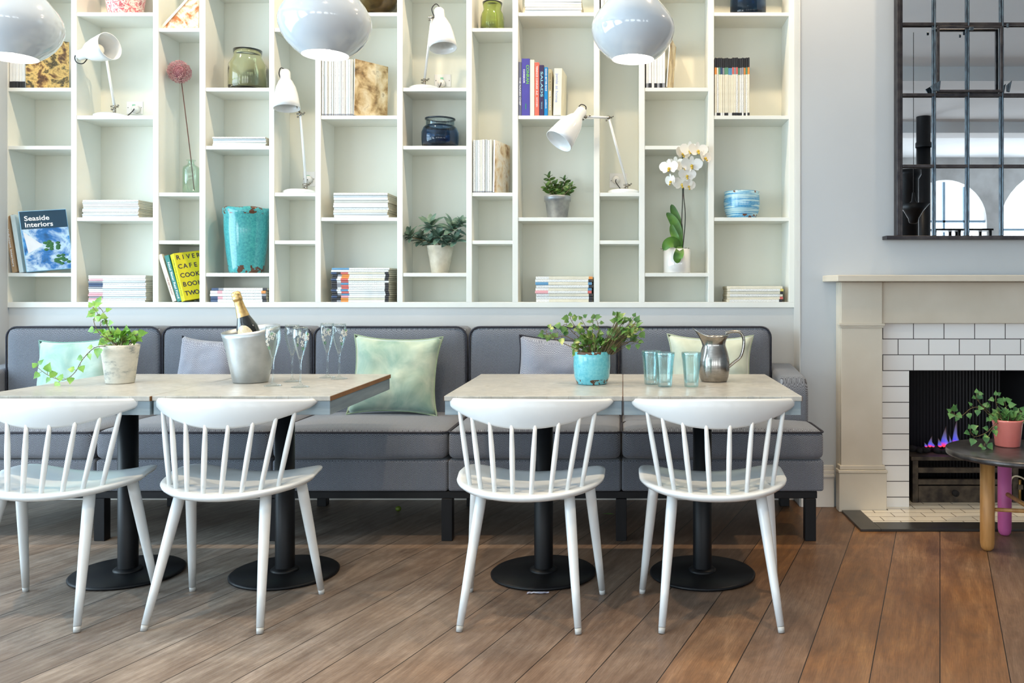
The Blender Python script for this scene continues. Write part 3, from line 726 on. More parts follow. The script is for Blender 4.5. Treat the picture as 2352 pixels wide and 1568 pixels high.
# small jade plant in zinc pot
zinc = paint('weathered_zinc', (168, 172, 172), (132, 138, 142), .4, 18, metal=.55, detail=8)
r = 31 * kk
pl = potted('potted_jade_plant', 'small jade plant in a rimmed weathered zinc pot', 1280.5, Yp, shelf_z(499),
            [(r * .7, 0), (r * .74, .004), (r * .9, .092), (r * .98, .094), (r * 1.0, .122), (r * .95, .124), (r * .9, .12), (r * .86, .1)], zinc, r * .86, .108)
bm = bm_new(); bs = bm_new()
for (lx, ly) in ((1262, 412), (1255, 432), (1275, 430), (1298, 418), (1312, 432), (1290, 436), (1305, 440), (1268, 438)):
    e = P(lx, ly, Yp + rnd(.03)) - pl.location
    pts = spline([(e.x * .2, e.y * .2, .105), (e.x * .6, e.y * .6, .105 + (e.z - .105) * .55), tuple(e)], 5); tube(bs, pts, .0028, 6)
    for q in range(3, len(pts), 2):
        for sgn in (-1, 1):
            add_leaf(bm, pts[q], (sgn * .9 + rnd(.3), rnd(.6), .35 + rnd(.3)), (0, -1, .6), .036, OVAL, 0, .2, 1.0, .15)
    rosette(bm, e, (rnd(.3), -.5, 1), 6, .034, width=1)
link('foliage', bm, leaf_mat('jade_leaf', (34, 62, 30), (84, 118, 52)), pl, normals=False); link('stems', bs, stem_m, pl)
# orchid
white_cer = paint('white_glazed_ceramic', (232, 230, 226), (226, 224, 220), .12, 4, coat=.8)
r = 31 * kk
Yo = YB + .08
pl = potted('potted_orchid', 'white moth orchid in a glossy white cylindrical pot', 1555, Yo, shelf_z(626.5),
            [(r * .94, 0), (r * 1.0, .004), (r * 1.0, .13), (r * .93, .13), (r * .92, .11)], white_cer, r * .9, .115)
bm = bm_new(); og = leaf_mat('orchid_leaf', (28, 72, 28), (84, 132, 44), None, 12)
def oleaf(bm, pts, w):
    pts = spline([P(a, b, Yo + c) - pl.location for a, b, c in pts], 5); n = len(pts)
    L_, M_, R_ = [], [], []
    for i, p in enumerate(pts):
        t = i / (n - 1); ww = w * (math.sin(PI * min(1, t * .92 + .08)) ** .6); tg = (pts[min(i + 1, n - 1)] - pts[max(i - 1, 0)]).normalized()
        s = tg.cross(Vector((0, -1, .2))).normalized()
        M_.append(bm.verts.new(p)); L_.append(bm.verts.new(p + s * ww + Vector((0, -.012, 0)) * (ww / w))); R_.append(bm.verts.new(p - s * ww + Vector((0, -.012, 0)) * (ww / w)))
    for i in range(n - 1):
        for a, b in ((L_, M_), (M_, R_)):
            f = bm.faces.new((a[i], b[i], b[i + 1], a[i + 1])); f.smooth = True
oleaf(bm, [(1562, 570, -.01), (1556, 530, -.0), (1545, 505, .01), (1531, 488, .02)], .026)
oleaf(bm, [(1562, 570, .0), (1558, 520, .02), (1549, 490, .03), (1542, 469, .03)], .024)
oleaf(bm, [(1560, 572, -.02), (1552, 548, -.03), (1545, 530, -.02), (1542, 515, -.02)], .02)
oleaf(bm, [(1560, 566, -.04), (1548, 556, -.07), (1533, 560, -.085), (1524, 575, -.08)], .030)
oleaf(bm, [(1562, 566, -.05), (1560, 580, -.08), (1556, 594, -.085), (1560, 603, -.08)], .026)
for o_ in (link('leaves', bm, og, pl, normals=False),): pass
bs = bm_new()
s1 = spline([P(1564, 572, Yo) - pl.location, P(1566, 500, Yo) - pl.location, P(1568, 440, Yo) - pl.location, P(1566, 370, Yo - .05) - pl.location, P(1580, 348, Yo - .09) - pl.location, P(1608, 348, Yo - .11) - pl.location, P(1620, 366, Yo - .11) - pl.location], 6)
s2 = spline([P(1568, 572, Yo) - pl.location, P(1574, 500, Yo) - pl.location, P(1570, 445, Yo) - pl.location, P(1570, 400, Yo) - pl.location], 6)
tube(bs, s1, .0028, 8); tube(bs, s2, .0028, 8); link('stems', bs, paint('orchid_stem', (46, 62, 46), (70, 52, 44), .5, 30), pl)
bm = bm_new()
for k in range(14):
    a = rnd(.045); x0 = (-.05 if k % 2 else .035) + rnd(.01)
    tube(bm, [(x0, rnd(.02), .118), (x0 * 1.4, rnd(.02), .132 + rnd(.006)), (x0 * (1.6 + rnd(.2)), rnd(.03), .13 + rnd(.01))], .0014, 5)
link('roots', bm, stem_m, pl)
petal = paint('white_orchid_petal', (246, 245, 240), (238, 238, 230), .6, 8); yel = flat('orchid_yellow_lip', (214, 180, 60))
def bloom(cx, cy, dy, size, yaw, tilt):
    bm = bm_new(); M = Matrix.Rotation(R(yaw), 3, 'Z') @ Matrix.Rotation(R(tilt), 3, 'X')
    c = P(cx, cy, Yo + dy) - pl.location
    for ang, w_, l_ in ((90, .62, .8), (-35, .58, .75), (215, .58, .75), (12, 1.12, 1.0), (168, 1.12, 1.0)):
        d = M @ Vector((math.cos(R(ang)), -.12, math.sin(R(ang)))); n = M @ Vector((0, -1, 0))
        add_leaf(bm, c, d, n, size * l_, [(0, .1), (.2, .3), (.5, .42), (.8, .34), (.95, .16), (1, .02)], 0, .12, w_, -.1)
    for f in bm.faces: f.material_index = 0
    ball(bm, c + M @ Vector((0, -.006, -.004)), size * .16, 1, 1); ball(bm, c + M @ Vector((0, -.010, -.012)), size * .12, 1, 1)
    for v_ in bm.verts: v_.co = c + (v_.co - c) * 1.55
    link('blossom', bm, [petal, yel], pl, normals=False)
for b in ((1538, 385, -.07, .038, -30, 0), (1552, 378, -.06, .036, -10, 8), (1543, 415, -.06, .032, -60, 5), (1566, 352, -.10, .036, 40, 0), (1584, 345, -.12, .038, 10, -5), (1602, 346, -.13, .038, 20, -8),
          (1617, 362, -.12, .034, 50, -10), (1588, 379, -.10, .040, 10, 0), (1574, 384, -.07, .034, -15, 0), (1577, 402, -.08, .034, 15, 5), (1566, 422, -.07, .038, 15, 5), (1580, 426, -.07, .030, 35, 5)):
    bloom(*b)

# allium in a glass bottle
Ya = YB + .09; bx, bz = 439, shelf_z(442)
vz = empty('bottle_vase', 'clear pale-green glass bottle vase on the narrow shelf', 'vase', (X(bx, Ya), Ya, bz + .0005))
bm = bm_new(); r = 18 * Ya / F
lathe(bm, [(r, 0), (r, .13), (r * .92, .148), (r * .45, .16), (r * .36, .168), (r * .36, .18), (r * .55, .182), (r * .55, .186), (r * .3, .186), (r * .3, .168), (r * .4, .158), (r * .9, .14), (r * .94, .01), (.001, .006)], 28, cap0=True)
link('body', bm, thin_glass('pale_green_bottle_glass', (247, 251, 248), .2, (214, 232, 222)), vz)
al = empty('allium_stem', 'single pink allium flower head on a long stem in a bottle', 'flower', (X(444, Ya), Ya, bz + .012))
pts = spline([P(446, 436, Ya) - al.location, P(438, 360, Ya) - al.location, P(427, 270, Ya) - al.location, P(417, 190, Ya) - al.location, P(413, 168, Ya - .01) - al.location], 6)
bm = bm_new(); tube(bm, pts, .0026, 8); link('stem', bm, paint('reddish_stem', (110, 62, 52), (86, 60, 44), .6, 30), al)
c = P(412, 165, Ya - .01) - al.location; bm = bm_new(); n = 900; rad = 24 * Ya / F
for k in range(n):
    zz = 1 - 2 * (k + .5) / n; a = k * 2.39996; rr = math.sqrt(1 - zz * zz); d = Vector((rr * math.cos(a), rr * math.sin(a), zz))
    q = c + d * rad * random.uniform(.78, 1.04)
    if k % 3 == 0: tube(bm, [c + d * rad * .3, q], .0005, 4, 1, False)
    o2 = d.orthogonal().normalized() * .0035; o3 = d.cross(o2)
    for u, v in ((o2, o3), (-o2, -o3), (o3, -o2)):
        vs = [bm.verts.new(q), bm.verts.new(q + d * .004 + u), bm.verts.new(q + d * .0055 + (u + v) * .4), bm.verts.new(q + d * .002 + v)]
        bm.faces.new(vs)
ball(bm, c, rad * .62, 1, 2)
link('flower_head', bm, [paint('dusty_pink_floret', (234, 202, 194), (190, 130, 138), .8, 90), paint('mauve_floret_core', (176, 116, 124), (140, 90, 96), .9, 40)], al, normals=False)

# ------------------------------------------------------------------ desk lamps
def head_prof(s=1):
    return [(.004 * s, .225 * s), (.02 * s, .222 * s), (.027 * s, .212 * s), (.028 * s, .168 * s), (.038 * s, .155 * s), (.053 * s, .12 * s), (.062 * s, .08 * s), (.068 * s, .035 * s), (.0715 * s, .0 * s),
            (.0685 * s, .0), (.065 * s, .035 * s), (.059 * s, .08 * s), (.049 * s, .118 * s), (.033 * s, .15 * s), (.02 * s, .16 * s), (.001, .16 * s)]
def desk_lamp(label, base_px, base_py, joints, top_px, ax, bulb=False, s=1, Yb=None, plug=None, loop=None):
    Yb = Yb or YB + .095; z = shelf_z(base_py)
    root = empty('desk_lamp', label, 'desk lamp', (X(base_px, Yb), Yb, z + .0005), 'white desk lamps on the bookcase'); O = root.location
    bm = bm_new(); lathe(bm, [(.085, 0), (.088, .006), (.086, .016), (.07, .024), (.03, .028), (.001, .029)], 40, cap0=True)
    for v in bm.verts: v.co.y *= .95
    link('base', bm, lamp_m, root)
    js = [P(a, b, c) - O for a, b, c in joints]
    for i in range(len(js) - 1):
        bm = bm_new(); tube(bm, [js[i], js[i + 1]], .0068, 14); link('arm', bm, lamp_m, root)
    for i, jn in enumerate(js):
        bm = bm_new(); ball(bm, jn, .011, 0, 2)
        tube(bm, [jn + Vector((-.018, -.004, 0)), jn + Vector((.018, .004, 0))], .005, 10)
        ball(bm, jn + Vector((.022, -.004, .006)), .006, 0, 1); ball(bm, jn + Vector((-.012, -.006, -.016)), .006, 0, 1)
        if i == 0: tube(bm, [jn, (jn.x, jn.y, .024)], .008, 12)
        link('joint', bm, steel_m, root)
    top = P(*top_px) - O; ax = Vector(ax).normalized()      # ax points from cap towards the open end
    q = (-ax).to_track_quat('Z', 'Y').to_matrix().to_4x4(); M = Matrix.Translation(top + ax * .225 * s) @ q
    bm = bm_new(); lathe(bm, head_prof(s), 40); bmesh.ops.transform(bm, matrix=M, verts=bm.verts); link('shade', bm, lamp_m, root)
    bm = bm_new(); tube(bm, [js[-1], top + ax * .05 * s], .005, 10); link('bracket', bm, steel_m, root)
    if bulb:
        bm = bm_new(); ball(bm, (0, 0, .085 * s), .03 * s, 0, 3); lathe(bm, [(.014 * s, .105 * s), (.014 * s, .158 * s)], 16); bmesh.ops.transform(bm, matrix=M, verts=bm.verts); link('bulb', bm, paint('frosted_bulb', (240, 236, 220), (236, 232, 216), .3, 3), root)
    if loop:
        pts = [P(a, b, c) - O for a, b, c in loop]; bm = bm_new(); tube(bm, spline(pts, 6), .0028, 8); link('cord', bm, black_cord, root)
    if plug:
        pp = P(plug[0], plug[1], YB + BDEP - .03) - O
        bm = bm_new(); lathe(bm, [(.001, .0), (.018, .0), (.022, .01), (.022, .026)], 20, cap1=True)
        bmesh.ops.transform(bm, matrix=Matrix.Translation(pp) @ Matrix.Rotation(-PI / 2, 4, 'X'), verts=bm.verts); link('plug', bm, white_cer, root)
        bm = bm_new(); tube(bm, spline([pp, pp + Vector((0, -.02, -.02)), (pp.x * .6 + .02, pp.y * .5 - .02, .012), (.03 * (1 if pp.x > 0 else -1), .07, .008), (0.0, .03, .026)], 6), .0026, 8); link('cord', bm, black_cord, root)
    return root
def socket(px0, px1, py0, py1, label):
    Y = YB + BDEP; x0, x1 = X(px0, Y), X(px1, Y); z0, z1 = Z(py1, Y), Z(py0, Y)
    root = empty('wall_socket', label, 'socket', ((x0 + x1) / 2, Y, z0), 'white wall sockets')
    hw = (x1 - x0) / 2; h = z1 - z0
    bm = bm_new(); box(bm, -hw, hw, -.0035, 0, 0, h); link('plate', bm, white_cer, root, bevel=.003, seg=2)
    bm = bm_new(); box(bm, -.012, .004, -.0075, -.004, h * .55, h * .75); link('switch', bm, flat('socket_green', (140, 200, 170)), root, bevel=.001)
    for s_x in (-.8, .8):
        bm = bm_new(); ball(bm, (hw * s_x, -.0035, h * .5), .003, 0, 1, (1, .3, 1)); link('screw', bm, steel_m, root)
desk_lamp('white desk lamp with its bulb facing out, beneath the red floral pot', 255, 265, [(263, 245, YB + .095), (244, 132, YB + .05)], (180, 128, YB + .0), (.93, -.32, .14), True, 1.0, None, (308, 250), [(182, 118, YB), (172, 130, YB - .01), (176, 143, YB - .01), (190, 146, YB), (200, 136, YB + .02)])
desk_lamp('white desk lamp with a lowered shade left of the middle pendant', 688, 442, [(703, 424, YB + .095), (690, 262, YB + .06)], (655, 160, YB + .02), (.09, -.12, -1), False, .96, None, (706, 412), [(655, 160, YB + .02), (645, 156, YB + .01), (641, 170, YB + .02), (648, 187, YB + .02)])
desk_lamp('tall white desk lamp with a hanging shade above the dark blue jar', 975, 201, [(975, 184, YB + .095), (992, 40, YB + .05)], (1008, 19, YB + .0), (.14, -.18, -1), False, 1.02, None, (1013, 190), [(1012, 20, YB), (1002, 9, YB), (992, 20, YB), (998, 38, YB + .01), (1008, 40, YB + .01)])
desk_lamp('white desk lamp stretched leftwards in front of the divider above the orchid column', 1432, 442, [(1440, 425, YB + .095), (1398, 270, YB - .04), (1345, 268, YB - .06)], (1340, 250, YB - .08), (-.52, -.35, -.78), False, 1.05, None, (1415, 412), [(1342, 262, YB - .06), (1346, 246, YB - .07), (1335, 240, YB - .08), (1326, 250, YB - .08)])
socket(291, 329, 233, 262, 'white wall socket behind the desk lamp in the second column')
socket(696, 724, 394, 428, 'white wall socket behind the lamp with a lowered shade')
socket(998, 1036, 171, 200, 'white wall socket beside the tall lamp above the blue jar')
socket(1400, 1440, 398, 432, 'white wall socket behind the stretched-out desk lamp')

# ------------------------------------------------------------------ pendants
glow = emis('bulb_glow', (255, 246, 232), 60)
def pendant(px, Y, py_open, label):
    zo = Z(py_open, Y)
    root = empty('pendant_lamp', label, 'pendant lamp', (X(px, Y), Y, zo), 'glossy white pendant lamps over the tables')
    out = [(.090, 0), (.120, .022), (.146, .048), (.166, .08), (.177, .112), (.179, .135), (.173, .160), (.157, .190), (.133, .222), (.103, .258), (.075, .295), (.052, .335), (.036, .38), (.028, .43), (.026, .46)]
    inn = [(.024, .455), (.034, .375), (.073, .29), (.13, .218), (.170, .158), (.1755, .135), (.163, .082), (.143, .05), (.118, .025), (.088, .002)]
    bm = bm_new(); lathe(bm, out, 64); lathe(bm, [(r, z) for r, z in [(.090, 0)] + inn[::-1]], 64, 1)
    link('shade', bm, [pend_m, pend_in], root)
    bm = bm_new(); tube(bm, [(0, 0, .45), (0, 0, CEIL - zo)], .004, 8); link('cord', bm, black_cord, root)
    bm = bm_new(); ball(bm, (0, 0, .07), .05, 0, 3); link('bulb', bm, glow, root)
pendant(28, 3.44, 133, 'glossy white pendant lamp cut off at the left edge of the frame')
pendant(747, 3.44, 127, 'glossy white pendant lamp in the middle, left of the tall desk lamp')
pendant(1454, 3.73, 137, 'glossy white pendant lamp on the right, above the orchid column')

# ------------------------------------------------------------------ banquette
sofa = empty('banquette_sofa', 'long grey herringbone banquette with dark piping and black frame under the bookcase', 'sofa', (-1.15, 4.2, 0)); SO = sofa.location
def loc(bm): bmesh.ops.translate(bm, verts=bm.verts, vec=-SO)
def cushion(name, x0, x1, y0, y1, z0, z1, r=.035, crown=0.0, axis='z', pipe=None, rnd_corner=.04):
    """rounded box with puffed faces"""
    bm = bm_new(); nx, ny, nz = 18, 10, 8
    bmesh.ops.create_cube(bm, size=2)
    bmesh.ops.subdivide_edges(bm, edges=bm.edges[:], cuts=11, use_grid_fill=True)
    hx, hy, hz = (x1 - x0) / 2, (y1 - y0) / 2, (z1 - z0) / 2; c = Vector(((x0 + x1) / 2, (y0 + y1) / 2, (z0 + z1) / 2))
    for v in bm.verts:
        u = Vector(v.co)
        # concentrate the grid near the edges
        p = Vector([math.copysign(1 - (1 - abs(t)) ** 1.6, t) if abs(t) < 1 else t for t in u])
        q = Vector((p.x * hx, p.y * hy, p.z * hz))
        core = Vector((max(-hx + r, min(hx - r, q.x)), max(-hy + r, min(hy - r, q.y)), max(-hz + r, min(hz - r, q.z))))
        d = q - core
        if d.length > 1e-9: q = core + d.normalized() * min(r, d.length if max(abs(d.x), abs(d.y), abs(d.z)) < r * .999 else r)
        fx, fy, fz = 1 - (q.x / hx) ** 2, 1 - (q.y / hy) ** 2, 1 - (q.z / hz) ** 2
        if crown:
            if axis == 'z' and u.z > .2: q.z += crown * max(0, fx) ** .6 * max(0, fy) ** .6
            if axis == 'y' and u.y < -.2: q.y -= crown * max(0, fx) ** .6 * max(0, fz) ** .6
        w_ = noise.noise((q + c) * 5) * .004
        q += Vector((0, w_ if axis == 'y' else 0, w_ if axis == 'z' else 0))
        v.co = q + c
    loc(bm); o = link(name, bm, tweed_m, sofa, smooth=True)
    if pipe:
        pb = bm_new(); pr = []
        rc = rnd_corner
        if pipe == 'front':     # round the front face of a back cushion
            y = y0 + .006
            cs = [(x1 - rc, z1 - rc, 0), (x0 + rc, z1 - rc, 90), (x0 + rc, z0 + rc, 180), (x1 - rc, z0 + rc, 270)]
            for cx_, cz_, a0 in cs:
                for k in range(7):
                    a = R(a0 + 15 * k); pr.append((cx_ + (rc - .002) * math.cos(a), y, cz_ + (rc - .002) * math.sin(a)))
        else:
            z = z1 - .006; cs = [(x1 - rc, y1 - rc, 0), (x0 + rc, y1 - rc, 90), (x0 + rc, y0 + rc, 180), (x1 - rc, y0 + rc, 270)]
            for cx_, cy_, a0 in cs:
                for k in range(7):
                    a = R(a0 + 15 * k); pr.append((cx_ + (rc - .001) * math.cos(a), cy_ + (rc - .001) * math.sin(a), z))
        tube(pb, pr, .0048, 8, closed=True); loc(pb); link('piping', pb, piping_m, o)
    return o
YS = 3.86
sx = [-3.17, X(215, YS), X(621.5, YS), X(1027, YS), X(1427, YS), X(1895, YS)]
for i in range(5):
    cushion('seat_cushion', sx[i] + .002, sx[i + 1] - .002, YS, 4.44 if i < 4 else 4.17, .365, .492, .03, .028, 'z', 'top', .035)
    bm = bm_new(); box(bm, sx[i] + .001, sx[i + 1] - .001, YS + .012, 4.46 if i < 4 else 4.17, .222, .362); loc(bm); link('base_panel', bm, tweed_m, sofa, bevel=.012, seg=3)
YBK = 4.42
bxs = [(12, 368), (371, 716), (719, 1072), (1077, 1420), (1423, 1772)]
for a, b in bxs:
    cushion('back_cushion', X(a, YBK), X(b, YBK), YBK, 4.60, .43, Z(750, YBK), .035, .02, 'y', 'front', .055)
xe = X(1772, YBK)
# the seat filling between the last back cushion and the arm
cushion('seat_cushion', sx[4] + .002, xe + .0, 4.172, 4.44, .37, .49, .025, .015, 'z')
def arm(x0, x1):
    bm = bm_new(); n = 10; pr = []
    w2 = (x1 - x0)
    yf, yb = 4.175, 4.60
    out = [(yf, .37), (yf, .60)] + [(yf + .07 - .07 * math.cos(R(9 * k)), .60 + .10 * math.sin(R(9 * k))) for k in range(1, 11)] + [(yb, .735), (yb, .37)]
    a = [bm.verts.new((x0, y, z)) for y, z in out]; b = [bm.verts.new((x1, y, z)) for y, z in out]
    bm.faces.new(a); bm.faces.new(b[::-1])
    for i in range(len(out)): bm.faces.new((a[i], b[i], b[(i + 1) % len(out)], a[(i + 1) % len(out)]))
    loc(bm); o = link('armrest', bm, tweed_m, sofa, bevel=.022, seg=4)
    return o
arm(xe + .004, .892); arm(-3.268, X(12, YBK) - .004)
bm = bm_new(); box(bm, sx[0], sx[5] - .03, YS + .02, YS + .05, .190, .2215); box(bm, sx[0], sx[5] - .03, 4.52, 4.55, .190, .2215)
for x in (sx[0] + .02, X(228, YS), X(627, YS), X(1026, YS), X(1427, YS), .80): box(bm, x - .015, x + .015, YS + .05, 4.52, .190, .2215)
loc(bm); link('frame', bm, frame_black, sofa, bevel=.002, seg=1)
for px in (228, 628, 1026.5, 1427, 1862):
    for y in (YS + .018, 4.5):
        x = X(px, YS + .02) if px < 1800 else X(px, YS + .02)
        bm = bm_new(); box(bm, x - .024, x + .024, y, y + .048, 0, .1895); loc(bm); link('leg', bm, frame_black, sofa, bevel=.002, seg=1)

# throw cushions
def pillow(label, px, py, Yc, wpx, hpx, m, t=.13, tilt=-14, roll=0, pipe=None, ears=.10, yaw=0, name='throw_cushion', cat='cushion'):
    s = Yc / F; w2, h2 = wpx * s / 2, hpx * s / 2; n = 22
    root = empty(name, label, cat, P(px, py, Yc)); bm = bm_new()
    def pos(u, v, sgn):
        e = 1 - ears * (1 - abs(v) ** 2.5) if True else 1
        f = 1 - ears * (1 - abs(u) ** 2.5)
        x, z = u * w2 * (e), v * h2 * (f)
        th = t / 2 * max(0, (1 - u ** 4) * (1 - v ** 4)) ** .55
        wr = noise.noise(Vector((x * 9 + px, z * 9, sgn))) * .016 + noise.noise(Vector((x * 24 + px, z * 24, sgn))) * .006
        th += wr * min(1, th / .03)
        return Vector((x, sgn * th, z))
    grids = {}
    for sgn in (-1, 1):
        g = [[None] * (n + 1) for _ in range(n + 1)]
        for i in range(n + 1):
            for j_ in range(n + 1):
                edge = i in (0, n) or j_ in (0, n)
                if edge and sgn == 1: g[i][j_] = grids[-1][i][j_]; continue
                g[i][j_] = bm.verts.new(pos(-1 + 2 * i / n, -1 + 2 * j_ / n, sgn))
        grids[sgn] = g
        for i in range(n):
            for j_ in range(n):
                f = bm.faces.new((g[i][j_], g[i + 1][j_], g[i + 1][j_ + 1], g[i][j_ + 1])); f.smooth = True
    link('cover', bm, m, root)
    if pipe:
        g = [(-1 + 2 * i / n, -1) for i in range(n)] + [(1, -1 + 2 * i / n) for i in range(n)] + [(1 - 2 * i / n, 1) for i in range(n)] + [(-1, 1 - 2 * i / n) for i in range(n)]
        pb = bm_new(); tube(pb, [pos(u, v, -1) for u, v in g], .0045, 8, closed=True); link('piping', pb, pipe, root)
    root.rotation_euler = (R(tilt), R(roll), R(yaw)); return root
pillow('pale seafoam velvet cushion behind the trailing ivy pot', 170, 868, 4.27, 178, 184, velvet_sea, .13, -13, -3, pipe=paint('seafoam_edge', (120, 160, 150), (110, 150, 140), .8, 20))
pillow('plain pale grey cushion behind the ice bucket', 478, 858, 4.29, 150, 168, tweed_pil, .12, -12, 4)
pillow('large mint velvet cushion between the two pairs of tables', 908, 861, 4.25, 206, 184, velvet_mint, .15, -14, 1.5, pipe=paint('sage_edge_cord', (150, 168, 140), (138, 156, 128), .8, 20), ears=.12)
pillow('grey herringbone cushion behind the turquoise ivy pot', 1290, 858, 4.29, 210, 166, tweed_pil, .13, -12, 4, pipe=piping_m, ears=.08)
pillow('pale mint cushion with piped edge behind the steel pitcher', 1632, 856, 4.27, 200, 178, velvet_pipe, .14, -13, 1, pipe=paint('silver_sage_piping', (176, 186, 160), (160, 172, 148), .7, 20), ears=.13)

# ------------------------------------------------------------------ tables
topm = top_mat()
apron_m = paint('blue_grey_table_apron', (148, 164, 172), (120, 138, 148), .5, 3, stretch=(1, 1, 12), detail=6)
edge_m = paint('table_edge_veneer', (188, 180, 164), (170, 160, 142), .4, 12)
brown_edge = paint('oak_edge_strip', (150, 108, 62), (128, 88, 48), .5, 14)
def table(x, y, label, rz=0):
    t = empty('cafe_table', label, 'table', (x, y, 0), 'square pedestal tables in front of the banquette', rz)
    bm = bm_new(); box(bm, -.3115, .3115, -.395, .395, .7315, .749); link('table_top', bm, topm, t, bevel=.0015, seg=1)
    bm = bm_new()
    for a in (-1, 1): box(bm, min(a * .3118, a * .3124), max(a * .3118, a * .3124), -.395, .395, .7315, .7475)
    o = link('edge_strip', bm, brown_edge, t)
    bm = bm_new(); box(bm, -.309, .309, -.389, -.369, .682, .731); box(bm, -.309, .309, .369, .389, .682, .731); box(bm, -.309, -.289, -.369, .369, .682, .731); box(bm, .289, .309, -.369, .369, .682, .731); box(bm, -.289, .289, -.369, .369, .70, .731)
    link('apron', bm, apron_m, t, bevel=.001, seg=1)
    bm = bm_new(); lathe(bm, [(.037, .016), (.037, .699)], 32, cap1=True); lathe(bm, [(.054, .0155), (.054, .020), (.047, .026), (.037, .028)], 32); link('column', bm, black_m, t)
    bm = bm_new(); lathe(bm, [(.200, 0), (.206, .003), (.207, .009), (.200, .0145), (.06, .0155), (.001, .0155)], 56, cap0=True); link('base_plate', bm, black_m, t)
    return t
table(-1.953, 3.436, 'grey-topped pedestal table at the far left carrying the whitewashed ivy pot', R(-1.2))
table(-1.334, 3.436, 'grey-topped pedestal table carrying the ice bucket and champagne flutes')
table(-.3135, 3.435, 'grey-topped pedestal table carrying the turquoise ivy pot')
table(.3125, 3.430, 'grey-topped pedestal table carrying the steel pitcher and tumblers')
ZT = .7495

